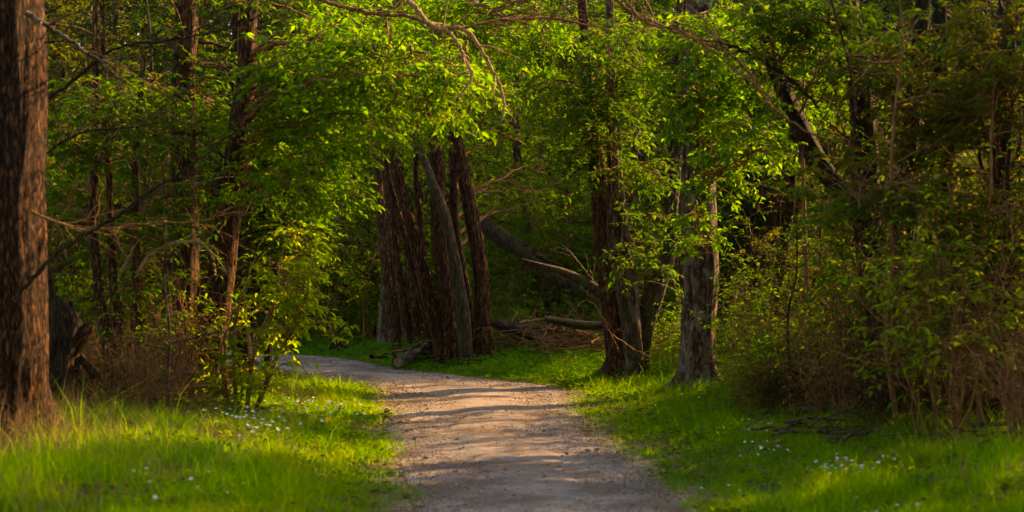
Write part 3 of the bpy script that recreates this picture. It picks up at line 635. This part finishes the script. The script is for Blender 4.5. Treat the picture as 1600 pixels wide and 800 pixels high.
# --- beyond the bend
hero('slim_tree', 'slim straight tree standing apart just left of the leaning clump', 'tree', 35.0,
     [[(618, 535, 9.5), (606, 440, 8), (592, 300, 6.5), (586, 150, 5.5), (582, 0, 4)]], 'bark_brown', 'leaf_mid', sides=16, seed=15, blobs=[(560, 150, 35, 90, 90, 2, 14)])
hero('slim_tree', 'slim twin stemmed tree between the slim straight tree and the leaning clump', 'tree', 36.0,
     [[(640, 530, 8), (624, 440, 7), (612, 350, 6.5), (600, 250, 6), (590, 100, 5)], [(650, 526, 6), (642, 440, 7), (632, 350, 6), (622, 200, 5)]], 'bark_brown', 'leaf_mid', sides=16, seed=16, blobs=[(600, 130, 36, 80, 80, 2, 10)])
hero('leaning_clump', 'clump of thick furrowed trunks leaning left beyond the bend of the path', 'tree', 30.5,
     [[(708, 562, 16.3), (699, 480, 13.8), (687, 380, 12.9), (682, 260, 12.0), (678, 100, 10.3), (670, -150, 8.6)],
      [(694, 560, 10.3), (676, 490, 10.3), (655, 400, 10.3), (638, 330, 9.5), (618, 265, 8.6), (590, 170, 6.9), (560, 40, 5.2)],
      [(731, 566, 9.5, -.4), (722, 480, 10.3, -.4), (712, 410, 9.5, -.4), (694, 330, 7.7, -.4), (668, 265, 6.0, -.3), (640, 200, 4.3)],
      [(756, 562, 12.9, .2), (755, 500, 12.9, .2), (748, 400, 12.0, .2), (732, 310, 11.2, .2), (716, 240, 10.3, .2), (698, 110, 8.6, .3), (680, -60, 6.9, .3)],
      [(742, 560, 7.7, .6), (728, 450, 6.9, .6), (712, 350, 6.9, .6), (706, 200, 6.0, .6), (696, 20, 4.3, .6)],
      [(680, 552, 6.0, .6), (662, 480, 6.0, .6), (640, 400, 5.6, .6), (612, 300, 5.2, .6), (590, 200, 4.3, .6)],
      [(686, 556, 5.2, .3), (676, 480, 5.2, .3), (662, 400, 4.7, .3), (652, 300, 4.3, .3), (650, 180, 3.4, .3)]],
     'bark_brown', 'leaf_mid', sides=56, barkamp=.17, seed=17, barks={2: 'bark_moss'},
     blobs=[(690, 70, 31, 150, 80, 2.2, 26), (800, 130, 32, 110, 90, 2.0, 26), (820, 290, 33.5, 70, 80, 1.2, 10)],
     branches=[(0, [(692, 285, 5), (705, 290, 4), (716, 278, 4), (724, 268, 2)], 1, 'bark_brown')])
hero('fallen_tree', 'thick mossy fallen trunk propped diagonally behind the leaning clump', 'fallen tree', 33.5,
     [[(735, 335, 11), (770, 362, 12), (815, 392, 13), (870, 432, 13), (935, 470, 11), (990, 500, 9)]], 'bark_moss', sides=24, barkamp=.16, seed=18, ground=False,
     branches=[(-.1, [(800, 385, 4), (850, 405, 4), (900, 430, 3)], 8, 'bark_dark'), (.1, [(860, 425, 4), (880, 470, 3), (890, 510, 2)], 6, 'bark_dark')])
hero('fallen_branch', 'ragged broken trunk lying out to the right of the leaning clump', 'fallen branch', 31.0,
     [[(755, 500, 6), (785, 508, 9), (812, 515, 9), (840, 530, 8), (868, 545, 6), (900, 556, 4)]], 'bark_grey', sides=20, barkamp=.3, seed=19, ground=False,
     branches=[(0, [(800, 512, 4), (840, 512, 4), (890, 520, 3)], 8, 'bark_twig'), (0, [(775, 506, 3), (810, 530, 3), (850, 556, 2)], 6, 'bark_twig'), (0, [(790, 572, 3), (830, 576, 3.5), (880, 580, 2)], 3, 'bark_grey')])
hero('fallen_branch', 'mossy dead branch reaching left from the right hand trunk clump', 'fallen branch', 27.5,
     [[(955, 470, 10), (915, 442, 8), (880, 425, 6), (845, 415, 4), (815, 405, 2)]], 'bark_moss', sides=18, barkamp=.2, seed=20, ground=False,
     branches=[(0, [(940, 462, 5), (915, 425, 4), (888, 395, 3), (870, 385, 1.5)], 5, 'bark_moss')])
hero('fallen_branch', 'low mossy branch lying level left of the right hand trunk clump', 'fallen branch', 28.5,
     [[(950, 508, 6), (915, 508, 7), (880, 503, 6), (850, 498, 4)]], 'bark_moss', sides=18, barkamp=.2, seed=21, ground=False,
     branches=[(0, [(900, 505, 3), (870, 540, 3), (840, 560, 2)], 5, 'bark_twig')])
def make_log():
    a = P3(622, 550, 30.2); b = P3(657, 522, 31.6); a[2] = gz(a[0], a[1]) + .16; b[2] = gz(b[0], b[1]) + .22
    t = np.linspace(0, 1, 24)[:, None]; rt = root('cut_log', tuple(a), 'short pale cut log lying at the foot of the leaning clump', 'log')
    mb = MB(); ln = a * (1 - t) + b * t + np.array([.05, 0, .03]) * np.sin(t * 3.1); tubes(mb, ln, .105 - .02 * t[:, 0], 28, 0, .22, 4); rl = np.random.default_rng(2)
    for jj, v in ((8, (.1, -.1, .3)), (15, (-.25, -.05, .12)), (19, (.2, 0, .25))): tubes(mb, limb_between(ln[jj], ln[jj] + np.array(v), rl, 5), np.linspace(.03, .018, 5), 8, 0, .2, 3)
    mb.build('bark', M['bark_birch'], rt, tuple(a))
    mb = MB(); 
    for e, s in ((a, -1), (b, 1)):
        d = norm(b - a) * s; tubes(mb, np.array([e - d * .03, e + d * .006]), np.array([.088, .086]), 24, 0, cap=True)
    mb.build('cut_end', M['wood_cut'], rt, tuple(a))
make_log()
def brush_pile(name, label, cat, c, n, L, h, matname, seed, rad=.02, ang=None):
    r = np.random.default_rng(seed); mb = MB(); g = gz(c[0], c[1])
    for _ in range(n):
        az = r.uniform(0, 6.28) if ang is None else ang + r.normal() * .35; l = L * r.uniform(.4, 1.1); d = np.array([math.cos(az), math.sin(az), r.normal() * .12])
        m = np.array([c[0] + r.normal() * L * .25, c[1] + r.normal() * L * .18, g + r.uniform(.03, h)]); k = limb_between(m - d * l / 2, m + d * l / 2, r, 10, r.normal() * .08)
        R0 = rad * r.uniform(.3, 1.2); tubes(mb, k, np.linspace(R0, R0 * .35, 10), 6, 0, .15, seed)
        for _ in range(2):
            j = r.integers(2, 9); e = k[j] + norm(d + r.normal(size=3) * .6) * l * .3; tubes(mb, limb_between(k[j], e, r, 5), np.linspace(R0 * .5, R0 * .15, 5), 4, 0)
    loc = (c[0], c[1], g); o = mb.build(name, M[matname], None, loc); return tag(o, label, cat)
p = P3(668, 535, 31.6); brush_pile('brushwood_pile', 'pile of dark split wood and sticks behind the pale cut log', 'brushwood', p, 26, 1.3, .3, 'bark_dark', 31, .05)
p = P3(820, 560, 31.5); brush_pile('brushwood_pile', 'tangle of brown dead branches under the ragged broken trunk', 'brushwood', p, 46, 2.2, .7, 'bark_twig', 32, .022)
p = P3(900, 560, 29.5); brush_pile('brushwood_pile', 'tangle of dead sticks beside the base of the right hand trunk clump', 'brushwood', p, 30, 1.8, .6, 'bark_twig', 33, .018)
p = P3(1350, 676, 15.9); brush_pile('brushwood_pile', 'grey driftwood like dead branches lying along the right verge edge', 'brushwood', p, 16, 1.3, .14, 'bark_grey', 34, .02, .1)
p = P3(1570, 690, 14.2); brush_pile('brushwood_pile', 'grey dead branches lying at the right edge of the picture', 'brushwood', p, 14, 1.2, .2, 'bark_grey', 35, .02, .1)
p = P3(215, 655, 18.2); brush_pile('brushwood_pile', 'low tangle of dry stalks and sticks at the foot of the multi stemmed tree', 'brushwood', p, 60, 1.5, .4, 'bark_twig', 36, .008)
# small dark stump at the far bank
hero('dark_stump', 'small black rotten stump on the bank beyond the bend', 'stump', 36.5, [[(530, 545, 9), (530, 536, 9), (529, 528, 8), (530, 524, 3)]], 'bark_dark', sides=18, barkamp=.3, seed=41)
# --- right clump
hero('trunk_clump', 'clump of furrowed trunks with one curved stem at the right side of the bend', 'tree', 26.5,
     [[(972, 588, 25), (962, 500, 21), (952, 400, 18), (940, 320, 14), (928, 240, 11), (915, 100, 8), (905, -80, 6)],
      [(992, 592, 12, -.3), (984, 520, 12, -.3), (968, 420, 12, -.3), (958, 330, 10, -.3), (955, 100, 7, -.2), (950, -100, 5)],
      [(998, 594, 8, -.4), (991, 480, 9, -.4), (985, 400, 8, -.4), (972, 320, 6, -.3), (965, 200, 5)],
      [(1003, 594, 9, -.1), (1006, 510, 14, -.1), (1024, 452, 14, -.1), (1044, 400, 11, 0), (1052, 300, 9, .2), (1075, 120, 7, .5)]],
     'bark_brown', 'leaf_mid', sides=52, barkamp=.22, seed=22, barks={1: 'bark_grey', 2: 'bark_grey', 3: 'bark_moss'},
     blobs=[(920, 170, 26.8, 130, 110, 1.4, 20), (935, 140, 25.2, 95, 130, .5, 24), (1010, 300, 26.2, 50, 90, .8, 8), (880, 60, 27.5, 140, 60, 1.6, 18), (980, 420, 25.6, 45, 40, .5, 3)],
     branches=[(-.8, [(880, 500, 1.5), (920, 470, 2), (955, 520, 2), (990, 545, 1.8), (1020, 560, 1)], 4, 'bark_twig')])
hero('rugged_tree', 'thick straight tree with pale flaking mottled bark right of the trunk clump', 'tree', 23.5,
     [[(1092, 614, 32), (1090, 540, 28), (1092, 420, 27), (1090, 300, 26), (1092, 200, 24), (1094, 0, 22), (1100, -300, 16), (1105, -500, 10)]], 'bark_rugged', 'leaf_fresh', sides=60, barkamp=.2, seed=23, bare=8, bare_z=(.8, 4.5),
     blobs=[(1130, 70, 22, 150, 80, 1.6, 26), (1180, 200, 21, 70, 60, 1.0, 12), (1090, -120, 23, 200, 80, 2, 12), (1110, 330, 22.3, 50, 60, .5, 4), (1095, 110, 22.5, 80, 100, .4, 9)])
hero('orange_lit_tree', 'slender crooked tree with orange sunlit bark behind the thin upright stem', 'tree', 22.5,
     [[(1200, 590, 9), (1208, 500, 9), (1216, 430, 9), (1226, 370, 8), (1236, 310, 7), (1240, 180, 6), (1230, 0, 4)]], 'bark_red', 'leaf_mid', sides=18, seed=24, blobs=[(1240, 120, 22, 90, 90, 1.2, 14)])
hero('upright_sapling', 'thin upright brown stem rising from the right hand thicket', 'sapling', 19.5,
     [[(1268, 620, 4), (1262, 500, 4), (1257, 380, 3.5), (1255, 240, 2.6), (1256, 120, 1.6)]], 'bark_twig', 'leaf_olive', sides=8, seed=25, bare=5, bare_z=(.6, 2.6), bare_len=.5)
hero('forked_tree', 'dark forked tree with thick leaning limb and long bare branches over the right verge', 'tree', 18.3,
     [[(1372, 650, 27), (1370, 520, 24), (1362, 400, 22), (1352, 280, 21), (1348, 150, 19), (1325, 0, 16), (1300, -250, 12)], [(1356, 340, 14), (1310, 290, 15), (1272, 240, 15), (1238, 175, 13), (1210, 110, 11), (1185, 20, 9), (1160, -120, 7)]],
     'bark_dark', 'leaf_mid', sides=32, barkamp=.14, seed=26, bare=8, bare_z=(.6, 4),
     blobs=[(1300, 60, 17.5, 130, 80, 1.0, 11), (1240, 10, 18, 110, 60, 1.0, 8), (1345, 330, 16.2, 60, 45, .5, 5)],
     branches=[(-2.6, [(1330, 218, 2), (1285, 215, 3), (1240, 192, 3.4), (1205, 165, 3.6), (1175, 130, 3.6), (1120, 85, 3.5), (1060, 48, 3.5), (1010, 35, 4), (965, -15, 4.5), (940, -60, 5)], 12, 'bark_twig'),
               (-2.2, [(1200, 150, 3), (1150, 92, 4), (1095, 65, 4), (1040, 42, 4), (975, 10, 4.5), (930, -40, 5)], 8, 'bark_twig'),
               (-.6, [(1280, 170, 4), (1230, 120, 5), (1190, 95, 5), (1140, 70, 4), (1080, 60, 2)], 8, 'bark_dark')])
hero('thicket_tree', 'slender dark tree just right of the forked tree', 'tree', 18.0,
     [[(1425, 655, 18), (1420, 520, 16), (1414, 380, 15), (1425, 200, 14), (1440, 0, 12), (1450, -250, 8)]], 'bark_dark', 'leaf_olive', sides=26, barkamp=.14, seed=27, bare=6, bare_z=(.8, 4),
     blobs=[(1440, 120, 17, 80, 110, .9, 10), (1430, 480, 16.3, 80, 60, .5, 3), (1380, 290, 15.6, 70, 36, .4, 5)])
hero('thicket_tree', 'tree with a bluish pale strip of bare wood right of the slender dark tree', 'tree', 17.6,
     [[(1478, 665, 16), (1486, 520, 15), (1485, 380, 15), (1482, 260, 14), (1470, 100, 12), (1460, -200, 8)], [(1490, 330, 5, -.25), (1487, 290, 6.5, -.25), (1484, 250, 5, -.2)]], 'bark_dark', 'leaf_olive', sides=26, barkamp=.12, seed=28, bare=6, bare_z=(.8, 4), barks={1: 'bark_pale'},
     blobs=[(1500, 180, 16.8, 80, 140, .8, 10), (1490, 400, 16, 60, 60, .5, 4)])
hero('thicket_tree', 'shadowed tree at the right edge of the picture', 'tree', 16.6,
     [[(1578, 690, 20), (1572, 520, 17), (1560, 350, 16), (1568, 150, 15), (1575, -50, 12), (1580, -300, 8)]], 'bark_dark', 'leaf_olive', sides=26, barkamp=.14, seed=29, bare=6, bare_z=(.8, 4),
     blobs=[(1560, 100, 15.8, 90, 130, .8, 13), (1570, 360, 15.3, 60, 80, .6, 7)])
def sunlit_limit(x, y):
    """tallest a plant may stand where the low sun reaches over it to the bend of the path"""
    k = y - x * math.tan(R(SUN_AZ))
    return 99. if (k < 14.5 or k > 29 or x < 0) else max(.9, .62 * math.tan(R(SUN_EL)) / math.cos(R(SUN_AZ)) * x)
# =================================================================== shrubs and understory
sh = [shrub_proto(201, 'understory_shrub', 2.6, 6, 'leaf_mid', spread=.45), shrub_proto(202, 'understory_shrub', 2.1, 7, 'leaf_fresh', spread=.55),
      shrub_proto(203, 'understory_shrub', 3.0, 6, 'leaf_olive', spread=.35), shrub_proto(204, 'understory_shrub', 2.4, 8, 'leaf_shaded', spread=.5)]
bare = [shrub_proto(210, 'bare_shrub', 2.4, 12, 'leaf_fresh', 'bark_brown', spread=.28, fol=dict(sub=3, nl=4, q=1, leaf=.10)), shrub_proto(211, 'bare_shrub', 1.7, 11, 'leaf_fresh', 'bark_twig', spread=.35, fol=dict(sub=3, nl=4, q=1, leaf=.09)), shrub_proto(212, 'bare_shrub', 1.2, 13, 'leaf_olive', spread=.6, fol=dict(sub=3, nl=3, q=1, leaf=.08)),
        shrub_proto(213, 'bare_shrub', 1.9, 9, 'leaf_yellow', spread=.45, fol=dict(sub=4, nl=4, q=2, leaf=.08))]
dead = [shrub_proto(221, 'dead_shrub', 1.7, 13, 'litter', 'bark_twig', spread=.5, fol=dict(sub=3, sublen=.45, nl=1, q=2, leaf=.06)), shrub_proto(222, 'dead_shrub', 1.0, 12, 'litter', 'bark_brown', spread=.9, fol=dict(sub=4, sublen=.35, nl=2, q=2, leaf=.06))]
r = np.random.default_rng(55)
def scatter_shrubs(protos, n, pxr, Yr, s, label, cat, group, dmin=.8, pd=1.5, edge=None):
    c = 0
    for _ in range(n * 30):
        Y = r.uniform(*Yr); px = r.uniform(*pxr); x = (px - 800) / FPX * Y
        d = path_dist(x, Y)[0]
        if d < pd or (edge is not None and not edge(x, Y)): continue
        if not try_place(x, Y, dmin): continue
        put(protos[int(r.integers(len(protos)))], x, Y, min(r.uniform(*s), sunlit_limit(x, Y) / 2.2), r.uniform(0, 6.28), label, cat, group); c += 1
        if c >= n: break
    print(group, c)
redge = lambda x, y: x > 2.28 + (20.9 - y) * .2          # wood edge on the right verge
scatter_shrubs([sh[0], sh[2], sh[3]], 14, (1140, 1660), (20, 32), (.8, 1.5), 'leafy shrub filling the shadowed right hand thicket', 'shrub', 'leafy shrubs of the right hand thicket', .8, 1.5, redge)
scatter_shrubs(dead, 30, (1155, 1650), (13.8, 22), (.45, .8), 'dead brown tangled shrub at the foot of the right hand thicket', 'shrub', 'dead tangled shrubs of the right hand thicket', .5, 1.5, redge)
scatter_shrubs(dead, 14, (80, 340), (16.9, 22), (.35, .6), 'dead brown tangled shrub at the feet of the left hand trunks', 'shrub', 'dead tangled shrubs by the left hand trunks', .4, 2.3)
scatter_shrubs(bare, 44, (1155, 1640), (14.2, 23), (.6, 1.15), 'twiggy reddish brown shrub with few leaves at the foot of the right hand thicket', 'shrub', 'twiggy shrubs of the right hand thicket', .38, 1.5, redge)
scatter_shrubs([sh[1], sh[1], sh[0]], 44, (760, 1070), (34.8, 44), (.8, 1.6), 'green leafy shrub growing among the fallen trunks', 'shrub', 'shrubs among the fallen trunks', .75, 1.2)  # mostly brighter leaves, lifting this shaded wood by colour instead of light
scatter_shrubs([sh[0], sh[3], sh[1]], 24, (380, 640), (37.5, 46), (.7, 1.4), 'leafy shrub on the far bank beyond the bend', 'shrub', 'shrubs on the far bank', .9, 1.0)
scatter_shrubs([sh[0], sh[3], sh[2]], 34, (40, 420), (24, 31), (.8, 1.4), 'green shrub in the wood behind the left hand trunks', 'shrub', 'shrubs behind the left hand trunks', .8, 2.6)
scatter_shrubs(bare, 8, (90, 320), (18.6, 23), (.5, .9), 'low twiggy brown shrub between the left hand trunks', 'shrub', 'twiggy shrubs between the left hand trunks', .4, 2.3)
scatter_shrubs(bare, 8, (1000, 1140), (24.8, 29), (.5, .9), 'thin twiggy shrub at the foot of the rugged tree', 'shrub', 'twiggy shrubs round the rugged tree', .4, 1.4)
def sapling_proto(seed, H, r0, bark, leaf, nb, nl):
    r = np.random.default_rng(seed); rt = bpy.data.objects.new('thin_sapling', None); COL.objects.link(rt)
    t = np.linspace(0, 1, 10); w = np.cumsum(r.normal(size=(10, 2)) * .055, axis=0); w -= w[0]
    pts = np.stack([w[:, 0] + r.normal() * .5 * t ** 2, w[:, 1] + r.normal() * .4 * t ** 2, -.2 + t * H, r0 * (1.1 - .95 * t)], -1)
    mb = MB(); q = trunk_mesh(mb, pts, k=40, sides=9, bark=.1, seed=seed); branches_on(mb, q, r, nb, .3, H * .9, .7, rad=r0 * .45); mb.build('trunk', M[bark], rt)
    mb = MB(); limbs = []
    for i in range(8):
        j = int(r.integers(9, 39)); az = r.uniform(0, 6.28); L = r.uniform(.3, .9); e = q[j, :3] + np.array([math.cos(az) * L, math.sin(az) * L, L * .6]); limbs.append(limb_between(q[j, :3], e, r, 6, .05)); tubes(mb, limbs[-1], np.linspace(r0 * .35, .002, 6), 4, 1)
    foliage(mb, limbs, r, sub=4, sublen=.4, q=2, twl=.22, nl=nl, leaf=.095, lod=1, t0=.2, twig_r=.0025); mb.build('crown', [M[leaf], M['bark_twig']], rt); return rt
saps = [sapling_proto(401, 4.6, .028, 'bark_twig', 'leaf_mid', 14, 5), sapling_proto(402, 3.8, .02, 'bark_brown', 'leaf_olive', 16, 4), sapling_proto(403, 5.2, .036, 'bark_brown', 'leaf_mid', 12, 5), sapling_proto(404, 3.2, .015, 'bark_twig', 'leaf_fresh', 12, 4)]
scatter_shrubs(saps, 22, (80, 300), (20.9, 27), (.8, 1.15), 'thin brown sapling standing among the left hand trunks', 'sapling', 'thin saplings among the left hand trunks', .42, 2.3)
scatter_shrubs(saps, 62, (1155, 1640), (14.6, 24), (.75, 1.1), 'thin brown sapling standing in the right hand thicket', 'sapling', 'thin saplings in the right hand thicket', .36, 1.5, redge)
scatter_shrubs(sh[:2], 7, (770, 930), (31, 34), (.3, .5), 'low green shrub sprouting through the fallen branches', 'shrub', 'low shrubs in the fallen branches', .5, 1.2)
scatter_shrubs(saps, 12, (790, 1130), (28.5, 36), (.8, 1.1), 'thin sapling standing behind the right hand trunk clump', 'sapling', 'thin saplings behind the right hand trunk clump', .5, 1.5)
scatter_shrubs(saps, 9, (420, 640), (36.8, 42), (.9, 1.2), 'thin sapling standing on the far bank beyond the bend', 'sapling', 'thin saplings on the far bank', .6, 1.0)
scatter_shrubs([bare[3], sh[1]], 9, (1150, 1270), (18.2, 20.8), (.28, .45), 'small yellow green leafy shoot at the verge edge beside the rugged tree', 'shrub', 'yellow green shoots beside the rugged tree', .3, 1.4)
# mid wood trees, smaller, between the hero trunks and the far wood
mid = [wood_tree(301, 7.5, .07, 'leaf_shaded', 'bark_brown', .8, 34, 1.3, dict(leaf=.09, lod=0)), wood_tree(302, 8, .09, 'leaf_shaded', 'bark_dark', 1.0, 34, 1.4, dict(leaf=.09)), wood_tree(303, 7.5, .06, 'leaf_olive', 'bark_grey', 1.0, 30, 1.2, dict(leaf=.09))]
def scatter_mid(n, pxr, Yr, s, label, group, dmin=1.1, ok=None):
    c = 0
    for _ in range(n * 30):
        Y = r.uniform(*Yr); px = r.uniform(*pxr); x = (px - 800) / FPX * Y
        if path_dist(x, Y)[0] < 1.6 or (ok and not ok(x, Y)) or not try_place(x, Y, dmin): continue
        sc_ = min(r.uniform(*s), sunlit_limit(x, Y) / 7.5)
        put(mid[int(r.integers(3))], x, Y, sc_, r.uniform(0, 6.28), label, 'tree', group); c += 1
        if c >= n: break
    print(group, c)
scatter_mid(22, (-20, 400), (25, 36), (.8, 1.15), 'young thin tree behind the left hand trunks', 'young trees behind the left hand trunks')
scatter_mid(36, (1120, 1660), (23, 38), (.8, 1.1), 'young thin tree inside the right hand thicket', 'young trees in the right hand thicket')
for q_, pr_ in ((M, None),):
    pass
# flowers
def flower_proto():
    r = np.random.default_rng(9); mb = MB(); n = 6; a = np.arange(n) / n * 6.283
    c = np.tile([0, 0, .15], (n, 1)); d = np.stack([np.cos(a), np.sin(a), np.full(n, .5)], -1)
    leaves(mb, c, d, np.tile([0, 0, 1.], (n, 1)), np.full(n, .024), .7, 1, 0)
    rt = bpy.data.objects.new('white_flower', None); COL.objects.link(rt); mb.build('petals', M['petal'], rt)
    mb = MB(); tubes(mb, np.array([[0, 0, -.01], [.004, 0, .08], [0, 0, .15]]), np.array([.0016, .0014, .0012]), 4, 0)
    a = np.arange(3) * 2.1; leaves(mb, np.tile([0, 0, .07], (3, 1)), np.stack([np.cos(a), np.sin(a), np.full(3, .2)], -1), np.tile([0, 0, 1.], (3, 1)), np.full(3, .04), .5, 1, 0)
    mb.build('stalk', M['elder'], rt); return rt
fl = flower_proto()
def flower_patch(n, clusters, label, group):
    for _ in range(n):
        px, py, sx, sy = clusters[int(r.choice(len(clusters), p=np.array([c[2] * c[3] for c in clusters]) / sum(c[2] * c[3] for c in clusters)))]
        x_, y_ = px + r.normal() * sx, py + r.normal() * sy
        Y = 2667 * 1.42 / (max(y_, 592) - 430); x = (x_ - 800) / FPX * Y
        if path_dist(x, Y)[0] < .25: continue
        put(fl, x, Y, r.uniform(.5, .95) * (1.15 if px < 800 else .85), r.uniform(-3.1, 3.1), label, 'flower', group)
flower_patch(165, [(370, 632, 34, 10), (440, 618, 40, 9), (500, 614, 34, 7), (415, 652, 36, 12), (560, 618, 18, 4), (330, 650, 16, 6)], 'small white wood flower in the dense patch under the yellow green bush', 'white flowers under the yellow green bush')
flower_patch(12, [(470, 672, 30, 6), (380, 680, 20, 5), (300, 760, 60, 20)], 'small white wood flower scattered on the open left verge', 'scattered white flowers on the left verge')
flower_patch(85, [(1200, 682, 16, 5), (1190, 660, 14, 4), (1285, 712, 20, 4), (1330, 716, 26, 4), (1375, 714, 14, 3), (1160, 655, 14, 5)], 'small white wood flower in the band along the right hand thicket', 'white flowers along the right thicket')
flower_patch(36, [(1350, 775, 14, 8), (1410, 780, 14, 7), (1445, 775, 16, 6), (1335, 745, 10, 5), (1470, 795, 40, 6), (1130, 730, 30, 10)], 'small white wood flower scattered low on the right verge', 'scattered white flowers on the right verge')
flower_patch(12, [(1070, 608, 30, 4)], 'small white wood flower at the foot of the rugged tree', 'white flowers by the rugged tree')
for o in [p_ for p_ in far_protos + shade_tree_protos + mid + sh + bare + saps + dead + [fl] if p_ not in USED]:
    for c_ in list(o.children): bpy.data.objects.remove(c_)
    bpy.data.objects.remove(o)
